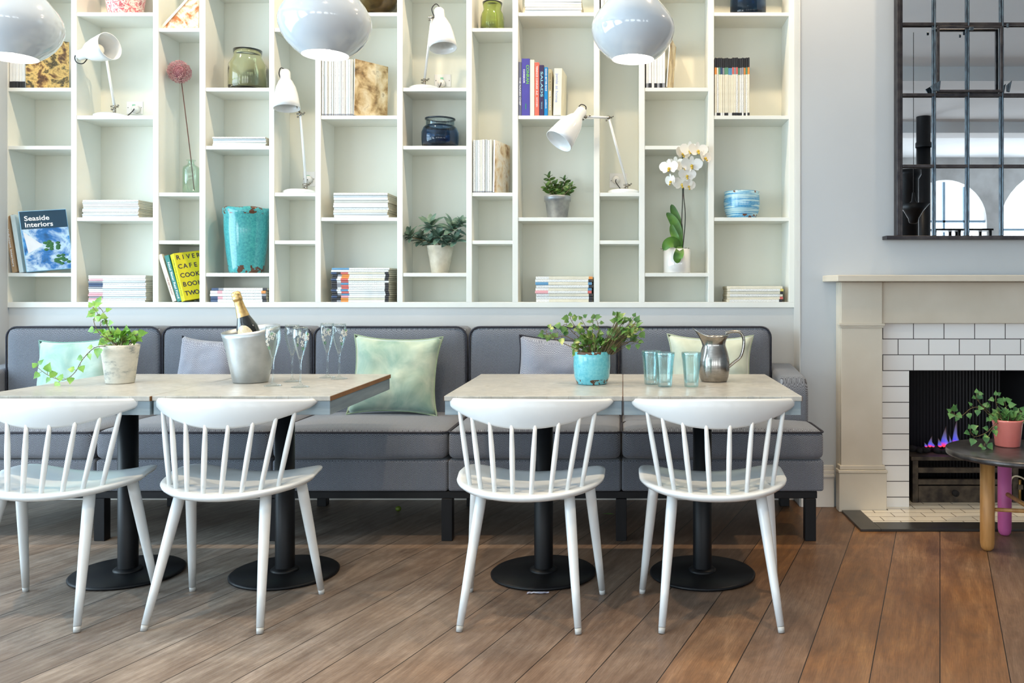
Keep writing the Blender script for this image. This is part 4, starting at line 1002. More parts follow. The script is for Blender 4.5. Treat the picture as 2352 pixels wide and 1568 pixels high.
# ------------------------------------------------------------------ chairs
def chair_parts(root):
    HW, BR, BF = .262, .238, .162
    def rim(a):
        c, s = math.cos(a), math.sin(a)
        if s < 0:
            e = 2.15; x = math.copysign(abs(c) ** (2 / e), c) * HW; y = -abs(s) ** (2 / e) * BR
        else:
            e = 4.6; x = math.copysign(abs(c) ** (2 / e), c) * HW * (1 - .03 * s); y = abs(s) ** (2 / e) * BF
        return x, y
    def top(x, y):
        return .437 + .030 * (x / HW) ** 2 * (.6 + .4 * (y > 0)) + .012 * ((y + BR) / .4) - .010 * max(0, 1 - (x / .2) ** 2 - ((y + .04) / .15) ** 2) - .010 * max(0, (y - .10) / .06) * max(0, 1 - (x / .22) ** 2)
    bm = bm_new(); n = 56; rings = []
    spec = [(.0, 0), (.3, 0), (.55, 0), (.78, 0), (.93, 0), (.985, -.0015), (1.0, -.007), (.99, -.014), (.95, -.022), (.8, -.026), (.4, -.027), (0.0, -.027)]
    for (f, dz) in spec:
        if f == 0: rings.append([bm.verts.new((0, 0, top(0, 0) + dz))]); continue
        rg = []
        for k in range(n):
            x, y = rim(2 * PI * k / n); x *= f; y *= f; rg.append(bm.verts.new((x, y, top(x, y) + dz)))
        rings.append(rg)
    for i in range(len(rings) - 1):
        a, b = rings[i], rings[i + 1]
        for k in range(n):
            k2 = (k + 1) % n
            if len(a) == 1: f = bm.faces.new((a[0], b[k], b[k2]))
            elif len(b) == 1: f = bm.faces.new((a[k], b[0], a[k2]))
            else: f = bm.faces.new((a[k], b[k], b[k2], a[k2]))
            f.smooth = True
    link('seat', bm, white_gloss, root)
    # crescent back rail
    ch, sag, ymid = .296, .135, -.175
    Rr = (ch * ch + sag * sag) / (2 * sag); yc = ymid + Rr
    def arc(x): return yc - math.sqrt(max(0, Rr * Rr - x * x))
    bm = bm_new(); n = 40; secs = []
    for i in range(n + 1):
        a = -1 + 2 * i / n; u = math.sin(a * PI / 2) if abs(a) < 1 else a; u = math.copysign(1 - (1 - abs(a)) ** 1.35, a)
        x = u * ch; f = 1 - abs(u)
        zt = .752 - .014 * abs(u) ** 1.8; zb = .752 - .103 + .070 * abs(u) ** 2.0
        if abs(u) > .93:
            e = math.sqrt(max(0.0004, 1 - ((abs(u) - .93) / .07) ** 2)); m = (zt + zb) / 2 + .002; hh = (zt - zb) / 2 * e; zt, zb = m + hh, m - hh
        y = arc(x); ang = math.asin(max(-1, min(1, x / Rr))); nrm = Vector((math.sin(ang), -math.cos(ang), 0))
        th = .0095 * (1 if f > .03 else .7); rr_ = min(.008, (zt - zb) / 2.2)
        ring = []
        for (sn, zz, in_) in ((1, zb, .5), (1, zb + rr_, 1), (1, (zb + zt) / 2, 1), (1, zt - rr_, 1), (1, zt, .5), (-1, zt, .5), (-1, zt - rr_, 1), (-1, (zb + zt) / 2, 1), (-1, zb + rr_, 1), (-1, zb, .5)):
            lean = -(zz - .70) * .10
            ring.append(bm.verts.new(Vector((x, y + lean, zz)) + nrm * th * in_ * sn))
        secs.append(ring)
    m = len(secs[0])
    for i in range(n):
        for k in range(m):
            f = bm.faces.new((secs[i][k], secs[i + 1][k], secs[i + 1][(k + 1) % m], secs[i][(k + 1) % m])); f.smooth = True
    bm.faces.new(secs[0][::-1]); bm.faces.new(secs[-1])
    link('top_rail', bm, white_gloss, root)
    for s in (-1, 1):
        for xt, xb in ((.040, .031), (.118, .094), (.186, .147), (.237, .192)):
            yb = -math.sqrt(max(0, 1 - (xb / .247) ** 2)) * .205; u = xt / ch
            zt = .752 - .103 + .070 * u ** 2 + .012; p1 = Vector((s * xt, arc(xt), zt)); p0 = Vector((s * xb, yb, top(xb, yb) - .004))
            bm = bm_new(); tube(bm, [p0.lerp(p1, k / 6) for k in range(7)], [.0072, .0082, .0090, .0094, .0090, .0078, .0066], 12); link('spindle', bm, white_gloss, root)
    for s in (-1, 1):
        for (t0, f0) in (((.150, -.13), (.196, -.268)), ((.205, .025), (.246, .108))):
            a = Vector((s * t0[0], t0[1], .428)); b = Vector((s * f0[0], f0[1], .004))
            bm = bm_new(); tube(bm, [a.lerp(b, k) for k in (0, .15, .4, .7, .965)], [.0185, .0188, .0172, .0145, .0118], 18)
            l_ = link('leg', bm, white_gloss, root)
            bm = bm_new(); tube(bm, [a.lerp(b, .966), Vector((b.x, b.y, 0))], [.0115, .0105], 16); link('foot_glide', bm, flat('grey_glide', (190, 192, 190)), l_)
c0 = empty('spindle_back_chair', 'white spindle-back chair at the right table, rightmost chair', 'chair', (.318, 3.11, 0), 'white spindle-back chairs')
chair_parts(c0)
for (x, y, rz, lab) in ((-.327, 3.11, -3.0, 'white spindle-back chair in front of the turquoise ivy pot table'),
                        (-1.362, 3.115, -3.5, 'white spindle-back chair in front of the champagne flutes table'),
                        (-1.975, 3.12, -1.5, 'white spindle-back chair cut off by the left edge of the frame')):
    c = copy_tree(c0); c.location = (x, y, 0); c.rotation_euler = (0, 0, R(rz)); c['label'] = lab
c0.rotation_euler = (0, 0, R(.8))

# ------------------------------------------------------------------ things on the tables
def tz(py): return F * (H - ZT) / (py - CY)          # depth of a table-top point
# ivy
ivy1 = leaf_mat('bright_ivy_leaf', (70, 130, 40), (130, 178, 70), (176, 204, 120))
ivy2 = leaf_mat('variegated_ivy_leaf', (40, 88, 40), (96, 134, 60), (196, 196, 118), 26)
ivy3 = leaf_mat('dark_ivy_leaf', (40, 92, 48), (90, 140, 76), (150, 176, 96), 26)
def ivy_vines(root, vines, m, soil_z, size, bush=None, dens=2):
    bs = bm_new(); bl = bm_new()
    for v in vines:
        pts = [Vector((rnd(.015), rnd(.015), soil_z - .003))] + [P(a, b, c) - root.location for a, b, c in v]
        sp = spline(pts, 6); tube(bs, sp, [.0018 * (1 - .5 * i / len(sp)) for i in range(len(sp))], 6)
        for i in range(2, len(sp), dens):
            p = sp[i]; tg = (sp[min(i + 1, len(sp) - 1)] - sp[i - 1]).normalized()
            side = tg.cross(Vector((0, -1, .3))).normalized() * (1 if (i // dens) % 2 else -1)
            d = (side + tg * .5 + Vector((rnd(.4), -.3 + rnd(.4), rnd(.4)))).normalized(); st = random.uniform(.006, .014)
            q = p + d * st; tube(bs, [p, q], .0008, 4, caps=False)
            add_leaf(bl, q, (d + Vector((0, 0, -.35))).normalized(), (rnd(.5), -1, .5 + rnd(.3)), size * random.uniform(.6, 1.15), IVY, 0, .15, 1.0, .2)
        add_leaf(bl, sp[-1], tg, (0, -1, .5), size * .7, IVY, 0, .2)
    if bush:
        for (a, b, c, rx, n_) in bush:
            cc = P(a, b, c) - root.location
            for k in range(n_):
                p = cc + Vector((rnd(rx), rnd(rx), rnd(rx * .7)))
                base = Vector((p.x * .45, p.y * .45, soil_z - .002))
                tube(bs, spline([base, base.lerp(p, .5) + Vector((0, 0, .006)), p], 3), .0009, 4, caps=False)
                d = (p - Vector((0, 0, soil_z - .02))).normalized() + Vector((rnd(.6), rnd(.6) - .3, rnd(.5)))
                add_leaf(bl, p, d.normalized(), (rnd(.6), -.7, 1), size * random.uniform(.7, 1.2), IVY, 0, .15, 1.0, .25)
    link('foliage', bl, m, root, normals=False); link('stems', bs, stem_m, root)
ww = NT('whitewashed_clay_pot'); nz = ww.noise(ww.obj((1, 1, 2.2)), 14, 7, .7); ww.base(ww.ramp(nz, [(.33, srgb((128, 136, 136))), (.47, srgb((205, 204, 192))), (.7, srgb((226, 222, 208)))])); ww.set(Roughness=.85); ww.bump(nz, .2)
Yq = tz(879); rq = 41 * Yq / F
pot1 = potted('potted_ivy', 'bright trailing ivy in a whitewashed clay pot on the left table', 276, Yq, ZT, [(rq * .70, 0), (rq * .73, .003), (rq * .95, .128), (rq * .97, .131), (rq, .150), (rq * .94, .152), (rq * .9, .135)], ww.m, rq * .9, .138)
ivy_vines(pot1, [[(262, 780, Yq), (243, 740, Yq - .01), (236, 715, Yq), (222, 700, Yq)], [(258, 785, Yq - .02), (228, 765, Yq - .03), (215, 735, Yq - .03), (225, 722, Yq - .02), (212, 704, Yq - .02)],
                 [(262, 782, Yq), (240, 765, Yq + .01), (230, 745, Yq + .01), (238, 735, Yq)],
                 [(240, 795, Yq - .07), (215, 800, Yq - .09), (190, 825, Yq - .10), (172, 855, Yq - .10), (148, 872, Yq - .10), (125, 868, Yq - .1), (105, 858, Yq - .1), (84, 842, Yq - .1)],
                 [(290, 778, Yq), (305, 768, Yq), (316, 775, Yq)]],
          ivy1, .138, .036, [(265, 778, Yq, .03, 16), (285, 776, Yq, .028, 14), (302, 778, Yq - .01, .02, 9)], 3)
tq = glaze('sky_turquoise_glaze', (60, 160, 184), (120, 200, 210), (80, 58, 44), .128, .16, .92, thr=.55)
Yq = tz(881); rq = 42.5 * Yq / F
pot2 = potted('potted_ivy', 'bushy variegated ivy in a turquoise glazed pot on the right tables', 1359.5, Yq, ZT, [(rq * .78, 0), (rq * .82, .003), (rq * .95, .03), (rq * 1.0, .07), (rq * .99, .105), (rq * .97, .126), (rq * .93, .128), (rq * .9, .11)], tq, rq * .9, .118)
ivy_vines(pot2, [[(1345, 790, Yq), (1315, 762, Yq - .02), (1300, 745, Yq - .03), (1290, 750, Yq - .03)], [(1350, 785, Yq), (1325, 755, Yq - .02), (1312, 735, Yq - .02), (1310, 726, Yq - .02)], [(1355, 790, Yq), (1345, 750, Yq), (1335, 733, Yq)],
                 [(1360, 785, Yq), (1362, 750, Yq), (1362, 732, Yq)], [(1365, 790, Yq), (1375, 760, Yq), (1372, 740, Yq), (1368, 730, Yq)], [(1375, 795, Yq), (1400, 775, Yq - .02), (1418, 750, Yq - .03), (1412, 724, Yq - .03)],
                 [(1375, 795, Yq), (1405, 780, Yq - .02), (1440, 750, Yq - .04), (1455, 727, Yq - .04)], [(1380, 798, Yq), (1410, 785, Yq - .03), (1445, 765, Yq - .04), (1470, 757, Yq - .04)],
                 [(1380, 798, Yq), (1412, 790, Yq - .03), (1445, 785, Yq - .04), (1466, 785, Yq - .04)], [(1340, 795, Yq), (1300, 772, Yq - .03), (1275, 775, Yq - .05), (1262, 765, Yq - .05), (1252, 770, Yq - .05)], [(1262, 772, Yq - .05), (1260, 752, Yq - .05)]],
          ivy2, .118, .027, [(1340, 792, Yq, .026, 16), (1360, 785, Yq, .035, 22), (1385, 792, Yq - .01, .03, 18), (1415, 770, Yq - .03, .035, 22), (1440, 750, Yq - .04, .04, 30), (1452, 772, Yq - .04, .03, 14), (1425, 735, Yq - .03, .022, 8), (1350, 770, Yq, .03, 10)], 3)

# ice bucket with bottle
Yi = tz(877); s = Yi / F
alu = paint('scuffed_aluminium', (196, 202, 204), (160, 166, 168), .36, 9, metal=.75, detail=6, bump=.03)
bk = empty('ice_bucket', 'flared aluminium ice bucket with a swooping rim on the left tables', 'ice bucket', (X(576, Yi), Yi, ZT))
hb = 117 * s
def swoop(p, a, r_, z):
    t = max(0, (z - .6 * hb) / (.4 * hb)); up = .5 + .5 * math.cos(a - R(48))
    p = Vector(p); p.z += t * (up * .036 - .010); p.x += .010 * t * math.cos(a); return p
ro = [(37, 0), (38.5, .02), (43, .2), (49, .45), (53.5, .7), (56.5, .9), (58, 1.0)]
prof = [(r_ * s, h_ * hb) for r_, h_ in ro]; inner = [((r_ - 1.6) * s, max(h_ * hb, .006)) for r_, h_ in ro[::-1]]
bm = bm_new(); lathe(bm, prof + inner + [(.001, .006)], 56, cap0=True, fn=lambda p, a, r_, z: swoop(p, a, r_, z)); link('body', bm, alu, bk)
bt = empty('champagne_bottle', 'champagne bottle with gold foil leaning in the ice bucket', 'bottle', (0, 0, 0))
gold = paint('champagne_gold_foil', (226, 198, 140), (198, 164, 104), .3, 60, metal=.75, bump=.3)
dg_ = NT('dark_bottle_glass'); dg_.base(srgb((14, 20, 16))); dg_.set(Roughness=.08); dg_.b.inputs['Coat Weight'].default_value = 1
gm = dg_.m
bm = bm_new(); lathe(bm, [(.03, .004), (.042, .004), (.044, .012), (.044, .155), (.0436, .165), (.0405, .192), (.032, .215), (.0245, .235), (.0215, .25)], 40, cap0=True, cap1=True); link('glass_body', bm, gm, bt)
bm = bm_new(); lathe(bm, [(.0245, .2355), (.0225, .25), (.0185, .275), (.0165, .298), (.0165, .303), (.0185, .304), (.019, .310), (.0185, .316), (.0175, .318), (.0185, .325), (.0175, .335), (.009, .340), (.001, .341)], 32); o = link('foil', bm, gold, bt); o['label'] = 'gold foil neck wrap'
bm = bm_new(); n = 18; rings = []
for i in range(n + 1):
    v = -1 + 2 * i / n; w_ = math.sqrt(max(0, 1 - v * v)); row = []
    for k in range(13):
        a = R(-90) + (-1 + 2 * k / 12) * w_ * R(44); z = .160 + v * .044; rr = .0447 if z < .162 else .0447 - (z - .162) * .11 - max(0, z - .188) * .12
        row.append(bm.verts.new((rr * math.cos(a), rr * math.sin(a), z)))
    rings.append(row)
for i in range(n):
    for k in range(12):
        f = bm.faces.new((rings[i][k], rings[i][k + 1], rings[i + 1][k + 1], rings[i + 1][k])); f.smooth = True
bmesh.ops.remove_doubles(bm, verts=bm.verts, dist=1e-5)
o = link('paper_label', bm, paint('cream_label_paper', (236, 228, 204), (214, 196, 150), .5, 70), bt, normals=False); o['label'] = 'cream oval paper label'
mouth = P(540, 669, Yi - .02); foot = mouth + (Vector((606, 0, 905)) - Vector((540, 0, 669))).normalized().length * Vector((0, 0, 0))
axis = Vector((X(600, Yi) - X(540, Yi), .035, Z(880, Yi) - Z(669, Yi))).normalized()
bt.location = mouth + axis * .341; bt.rotation_euler = Vector((0, 0, 1)).rotation_difference(-axis).to_euler()

# champagne flutes
flute_m = thin_glass('clear_flute_glass', (250, 252, 252), .15)
def flute_parts(root):
    out = [(.001, .0), (.036, .0006), (.0365, .0015), (.03, .003), (.012, .008), (.0048, .016), (.0036, .03), (.0034, .07), (.0040, .095), (.007, .113), (.014, .135), (.024, .165), (.0305, .192), (.032, .210), (.0305, .232), (.0285, .246)]
    inn = [(.0278, .246), (.0298, .232), (.0312, .210), (.0297, .192), (.0232, .165), (.0132, .136), (.0062, .116), (.001, .113)]
    bm = bm_new(); lathe(bm, out + inn, 32); link('glass', bm, flute_m, root)
    wh = flat('white_enamel_petals', (240, 238, 228)); gr = flat('green_enamel_leaf', (96, 156, 96))
    def rad(z): return .0255 + (z - .165) * .0062 / .027 if z < .192 else .0332
    bm = bm_new()
    for (a0, z0, k) in ((-110, .205, 0), (-95, .195, 0), (-80, .208, 0), (-70, .198, 0), (-118, .185, 0), (-62, .214, 0), (-104, .214, 0), (-112, .172, 0), (-105, .158, 1), (-75, .216, 1)):
        a = R(a0); r_ = rad(z0) + .0006; c = Vector((r_ * math.cos(a), r_ * math.sin(a), z0))
        for q in range(4):
            t = Vector((-math.sin(a), math.cos(a), 0)); e = q * PI / 2 + .4
            ball(bm, c + t * .0044 * math.cos(e) + Vector((0, 0, .0044 * math.sin(e))), .0040, k, 1, (.5, .5, .9))
    link('painted_flowers', bm, [wh, gr], root)
f0 = None
for (px, py, lab, rz) in ((627, 886, 'champagne flute nearest the ice bucket, leftmost of the five', 0), (671, 876.5, 'champagne flute standing behind the front-centre flute', 100), (690, 889, 'champagne flute at the front centre of the group', 60),
                          (752, 867, 'back-row champagne flute, left of the rightmost one', 10), (779, 870, 'rightmost champagne flute with an enamel flower', 60)):
    Y = tz(py)
    if f0 is None: f0 = c = empty('champagne_flute', lab, 'champagne flute', group='painted champagne flutes'); flute_parts(c)
    else: c = copy_tree(f0); c['label'] = lab
    c.location = (X(px, Y), Y, ZT + .0003); c.rotation_euler = (0, 0, R(rz)); c.scale = (.93, .93, .93)

# tumblers
aqua = thin_glass('aqua_recycled_glass', (249, 253, 253), .9, (205, 236, 238))
def tumbler_parts(root):
    def fac(p, a, r_, z):
        if .02 < z < .105: return p * 1 + Vector((math.cos(a), math.sin(a), 0)) * (-.0012 * abs(math.sin(5 * a)))
        return p
    bm = bm_new(); lathe(bm, [(.0245, .0), (.026, .003), (.0275, .02), (.0345, .105), (.0365, .112), (.0375, .128), (.037, .131), (.0355, .131), (.0348, .125), (.0318, .104), (.0255, .03), (.02, .016), (.001, .014)], 40, cap0=True, fn=fac)
    link('glass', bm, aqua, root)
t0 = None
for (px, py, lab) in ((1496, 882, 'aqua glass tumbler on the left, behind its neighbour'), (1527, 887.5, 'aqua glass tumbler in the middle of the three'), (1588, 887.5, 'aqua glass tumbler nearest the steel pitcher')):
    Y = tz(py)
    if t0 is None: t0 = c = empty('glass_tumbler', lab, 'tumbler', group='aqua glass tumblers'); tumbler_parts(c)
    else: c = copy_tree(t0); c['label'] = lab
    c.location = (X(px, Y), Y, ZT + .0003); c.scale = (1.02, 1.02, 1.0)

# pitcher
Yp2 = tz(875); s = Yp2 / F
pit = empty('steel_pitcher', 'brushed steel bell pitcher with a curved handle beside the tumblers', 'pitcher', (X(1640, Yp2), Yp2, ZT))
steelp = paint('brushed_steel', (176, 172, 166), (150, 146, 140), .2, 40, metal=1, stretch=(1, 1, 20))
def spout(p, a, r_, z):
    p = Vector(p); t = max(0, (z - .145) / .05); side = max(0, -math.cos(a)); wid = side ** 3
    p.x -= t * wid * .028; p.z += t * (wid * .026 - (1 - wid) * .004 - .006 * abs(math.sin(a))); p.y *= 1 - .15 * t * wid; return p
pr = [(29, 0), (30.5, .004), (33, .018), (35.5, .05), (35, .085), (31, .118), (26.5, .143), (26, .155), (28, .170), (32.5, .187), (34.5, .192)]
outp = [(a * s * 1.0, z) for a, z in pr]; innp = [((a - 1.2) * s, max(z, .004)) for a, z in pr[::-1]]
bm = bm_new(); lathe(bm, outp + innp + [(.001, .004)], 56, cap0=True, fn=spout); link('body', bm, steelp, pit)
bm = bm_new(); hp = [P(1667, 765, Yp2), P(1683, 761, Yp2), P(1700, 763, Yp2), P(1708, 778, Yp2), P(1707, 800, Yp2), P(1700, 820, Yp2), P(1686, 832, Yp2), P(1674, 842, Yp2)]
tube(bm, spline([p - pit.location for p in hp], 6), .0062, 12)
for v in bm.verts: v.co.y *= 1.6
link('handle', bm, steelp, pit)

# ------------------------------------------------------------------ fireplace
YJ = 4.40; FX0, FX1 = 1.10, 2.46
fp = empty('fireplace', 'pale stone fireplace surround with a white tiled inset', 'fireplace', ((FX0 + FX1) / 2, YC, 0)); FO = fp.location
def fpart(name, boxes, m, bev=.003, parent=None):
    bm = bm_new()
    for b in boxes: box(bm, b[0] - FO.x, b[1] - FO.x, b[2] - FO.y, b[3] - FO.y, b[4], b[5])
    return link(name, bm, m, parent or fp, bevel=bev, seg=2)
sh = P(1887, 632, YC)
bm = bm_new(); zt, zb = 1.192, 1.160
outl = [(1.030, YC), (1.030, 4.36), (1.055, 4.28), (2.53, 4.28), (2.555, 4.36), (2.555, YC)]
a = [bm.verts.new((x - FO.x, y - FO.y, zb)) for x, y in outl]; b = [bm.verts.new((x - FO.x, y - FO.y, zt)) for x, y in outl]
bm.faces.new(a); bm.faces.new(b[::-1])
for i in range(6): bm.faces.new((a[i], b[i], b[(i + 1) % 6], a[(i + 1) % 6]))
link('mantel_shelf', bm, stone_m, fp, bevel=.004, seg=2)
jx0, jx1 = X(1932, YJ), X(2027, YJ)
zneck = Z(748, YJ); zpl = Z(1080, YJ)
for side in (0, 1):
    mx = (lambda u: u) if side == 0 else (lambda u: FX0 + FX1 - u)
    def B(x0, x1, *r_): return (min(mx(x0), mx(x1)), max(mx(x0), mx(x1))) + r_
    p_ = fpart('pilaster', [B(FX0, jx0 + .01, YJ + .035, YC, 0.0, 1.159), B(jx0, jx1, YJ, YC, zpl, 1.159)], stone_m)
    fpart('capital_band', [B(jx0 - .012, jx1 + .010, YJ - .012, YC - .06, zneck, zneck + .012), B(jx0 - .006, jx1 + .005, YJ - .006, YC - .06, zneck - .01, zneck)], stone_m, .002, p_)
    fpart('plinth', [B(jx0 - .014, jx1 + .018, YJ - .014, YC - .05, 0.0, zpl - .012), B(jx0 - .018, jx1 + .022, YJ - .018, YC - .05, zpl - .012, zpl + .004), B(jx0 - .009, jx1 + .012, YJ - .009, YC - .05, zpl + .004, zpl + .026)], stone_m, .004, p_)
YT = 4.45
tx0, tx1 = jx1 - .03, FX0 + FX1 - jx1 + .03
zf = Z(742, YT); ox0 = X(2088, YT); ox1 = FX0 + FX1 - ox0; oz = Z(851, YT)
fpart('frieze', [(jx1 - .02, FX0 + FX1 - jx1 + .02, YJ + .012, YC, zf, 1.159)], stone_m)
tw, thh = 70.3 * YT / F, 36.3 * YT / F
offx = -(X(2098, YT) - FO.x) + tw * 10; offz = -zf + thh * 20
tm = tile_mat('white_metro_tiles', 0, 2, tw, thh, offx, offz)
tml = tile_mat('white_stack_tiles', 0, 2, 3.0, thh, 1.5, offz, bo=0)
fpart('tile_surround', [(tx0, tx1, YT, YC, oz, zf)], tm, .0)
fpart('tile_column', [(tx0, ox0, YT, YC, .004, oz)], tml, .0); fpart('tile_column', [(ox1, tx1, YT, YC, .004, oz)], tml, .0)
# brick-black firebox
s_ = NT('ribbed_black_iron'); sp = s_.n('SeparateXYZ'); tc = s_.n('TexCoord'); s_.l(tc.outputs['Object'], sp.inputs[0])
rib = s_.math('PINGPONG', sp.outputs[0], .009); s_.base(srgb((20, 20, 22))); s_.set(Roughness=.55); s_.bump(rib, 1, .6)
fpart('firebox', [(ox0 - .02, ox0, YC, 4.86, .0, oz + .02), (ox1, ox1 + .02, YC, 4.86, .0, oz + .02), (ox0, ox1, 4.84, 4.86, .0, oz + .02), (ox0, ox1, YC, 4.84, oz, oz + .02)], s_.m, 0)
fpart('firebox_floor', [(ox0 - .02, ox1 + .02, YT + .002, 4.86, .0, .012)], tile_mat('cream_hearth_tile_inner', 0, 1, .15, .075, 0, 0, c=(224, 216, 198)), 0)
# hearth
he = empty('hearth', 'white tiled hearth slab with a dark slate border on the floor', 'hearth', (FX0 + .68, 4.03, 0)); HO = he.location
bm = bm_new(); hx0, hx1 = 1.10, FX1
for b in ((hx0, hx0 + .095, 4.03, YJ - .02, 0, .012), (hx1 - .095, hx1, 4.03, YJ - .02, 0, .012), (hx0 + .095, hx1 - .095, 4.03, 4.155, 0, .012)): box(bm, b[0] - HO.x, b[1] - HO.x, b[2] - HO.y, b[3] - HO.y, b[4], b[5])
link('slate_border', bm, paint('dark_slate', (52, 50, 48), (40, 39, 38), .3, 8), he, bevel=.002)
bm = bm_new(); box(bm, hx0 + .0955 - HO.x, hx1 - .0955 - HO.x, 4.1555 - HO.y, YJ - .019 - HO.y, 0, .0105)
box(bm, jx1 + .025 - HO.x, FX0 + FX1 - jx1 - .025 - HO.x, YJ - .0188 - HO.y, YT - .001 - HO.y, 0, .0105)
link('tiles', bm, tile_mat('cream_hearth_tiles', 0, 1, .15, .0757, 0, 0, c=(232, 226, 210), gc=(96, 84, 70)), he)
# fire basket
YG = 4.53
gt = empty('fire_grate', 'sooty iron fire grate with horizontal bars inside the fireplace', 'fire grate', (X(2092, YG) + .3, YG, .012)); GO = gt.location
gx0, gx1 = X(2096, YG), ox1 - .04
def gpart(name, boxes, m=grate_m, bev=.002):
    bm = bm_new()
    for b in boxes: box(bm, b[0] - GO.x, b[1] - GO.x, b[2] - GO.y, b[3] - GO.y, b[4] - GO.z, b[5] - GO.z)
    return link(name, bm, m, gt, bevel=bev)
zg1 = Z(1048, YG); g = lambda py: Z(py, YG)
gpart('frame', [(gx0, gx0 + .03, YG, YG + .03, .012, zg1 - .02), (gx1 - .03, gx1, YG, YG + .03, .012, zg1 - .02), (gx0 - .01, gx1 + .01, YG - .01, YG + .22, zg1 - .02, zg1)])
for a_, b_ in ((1074, 1086), (1101, 1113)): gpart('bar', [(gx0 + .03, gx1 - .03, YG + .002, YG + .02, g(b_), g(a_))])
ap = gpart('ash_pan', [(gx0 + .032, gx1 - .032, YG + .004, YG + .18, .013, g(1116))])
bm = bm_new(); lathe(bm, [(.013, 0), (.015, .006), (.009, .012), (.017, .02), (.017, .028), (.001, .032)], 20)
bmesh.ops.transform(bm, matrix=Matrix.Translation((X(2192, YG) - GO.x, .003, g(1131) - GO.z)) @ Matrix.Rotation(PI / 2, 4, 'X'), verts=bm.verts); link('knob', bm, coal_m, gt)
bm = bm_new()
for k in range(34):
    ball(bm, (random.uniform(gx0 + .04, gx1 - .04) - GO.x, random.uniform(.05, .17), zg1 - GO.z + .012 + rnd(.006)), random.uniform(.018, .03), 0, 1, (1.1, 1, .8))
o = link('coals', bm, coal_m, gt); o['kind'] = 'stuff'
def flame_mat():
    s = NT('gas_flame'); s.t.nodes.remove(s.b); tc = s.n('TexCoord'); sp = s.n('SeparateXYZ'); s.l(tc.outputs['Generated'], sp.inputs[0])
    c = s.ramp(sp.outputs[2], [(0, srgb((255, 70, 60))), (.12, srgb((230, 60, 110))), (.26, srgb((80, 86, 245))), (.55, srgb((140, 140, 225))), (1, srgb((225, 180, 150)))])
    st = s.ramp(sp.outputs[2], [(0, (1, 1, 1, 1)), (.5, (.5, .5, .5, 1)), (1, (.12, .12, .12, 1))])
    em = s.n('Emission'); s.l(c, em.inputs[0]); s.l(s.math('MULTIPLY', st, 3.0), em.inputs[1])
    tr = s.n('BsdfTransparent'); mx = s.n('MixShader'); nz = s.noise(tc.outputs['Object'], 60, 2); lw = s.n('LayerWeight', i_Blend=.5)
    f = s.math('MULTIPLY', s.math('SUBTRACT', 1.0, lw.outputs['Facing']), s.math('MULTIPLY', st, .6))
    s.l(f, mx.inputs[0]); s.l(tr.outputs[0], mx.inputs[1]); s.l(em.outputs[0], mx.inputs[2]); s.l(mx.outputs[0], s.t.nodes['Material Output'].inputs[0]); return s.m
fm = flame_mat()
for (px, top_, wpx, lab) in ((2136, 1000, 9, 'small blue and pink gas flame at the left of the grate'), (2168, 978, 13, 'broad blue gas flame in the middle of the grate'), (2193, 960, 10, 'tallest gas flame with a pale tip at the right')):
    Y = YG + .10; zb_ = zg1 + .03; root = empty('gas_flame', lab, 'flame', (X(px, Y), Y, zb_), 'gas flames')
    for q, (dx, sc_) in enumerate(((0, 1), (.018, .55), (-.02, .45))):
        hgt = (Z(top_, Y) - zb_) * sc_; r_ = wpx * Y / F * .6 * (1 if q == 0 else .7); bm = bm_new()
        lathe(bm, [(.002, 0), (r_ * .75, hgt * .06), (r_, hgt * .22), (r_ * .75, hgt * .45), (r_ * .42, hgt * .7), (r_ * .16, hgt * .9), (.0008, hgt)], 16, fn=lambda p, a, rr, z: p + Vector((dx - .012 * (z / hgt) ** 2 * (1 if q else -1), 0, 0)))
        link('tongue', bm, fm, root)
fl = bpy.data.lights.new('flame_glow', 'POINT'); fl.energy = .12; fl.color = (.6, .5, 1); fl.shadow_soft_size = .04
fo = bpy.data.objects.new('flame_glow', fl); COL.objects.link(fo); fo.location = (X(2165, YG), YG + .08, zg1 + .1)
# gas valve behind the table
gv = empty('gas_valve', 'brass gas valve with a looping pale pipe beside the grate', 'gas valve', (X(2345, YG), YG + .0, .012)); VO = gv.location
bm = bm_new(); box(bm, -.02, .008, -.012, .012, Z(1150, YG) - VO.z + .06, Z(1112, YG) - VO.z); link('valve_body', bm, grate_m, gv, bevel=.003)
bm = bm_new(); tube(bm, spline([P(2322, 1108, YG) - VO, P(2324, 1098, YG) - VO, P(2334, 1093, YG) - VO, P(2352, 1100, YG) - VO, P(2370, 1120, YG) - VO, P(2372, 1160, YG) - VO], 6), .0045, 8); link('pipe', bm, paint('pale_pipe', (190, 182, 160), (170, 160, 140), .5, 10), gv)
bm = bm_new(); tube(bm, [(-.006, 0, 0), (-.006, 0, .12)], .008, 10); link('stand_pipe', bm, paint('aged_brass', (150, 120, 70), (120, 92, 50), .4, 20, metal=.8), gv)

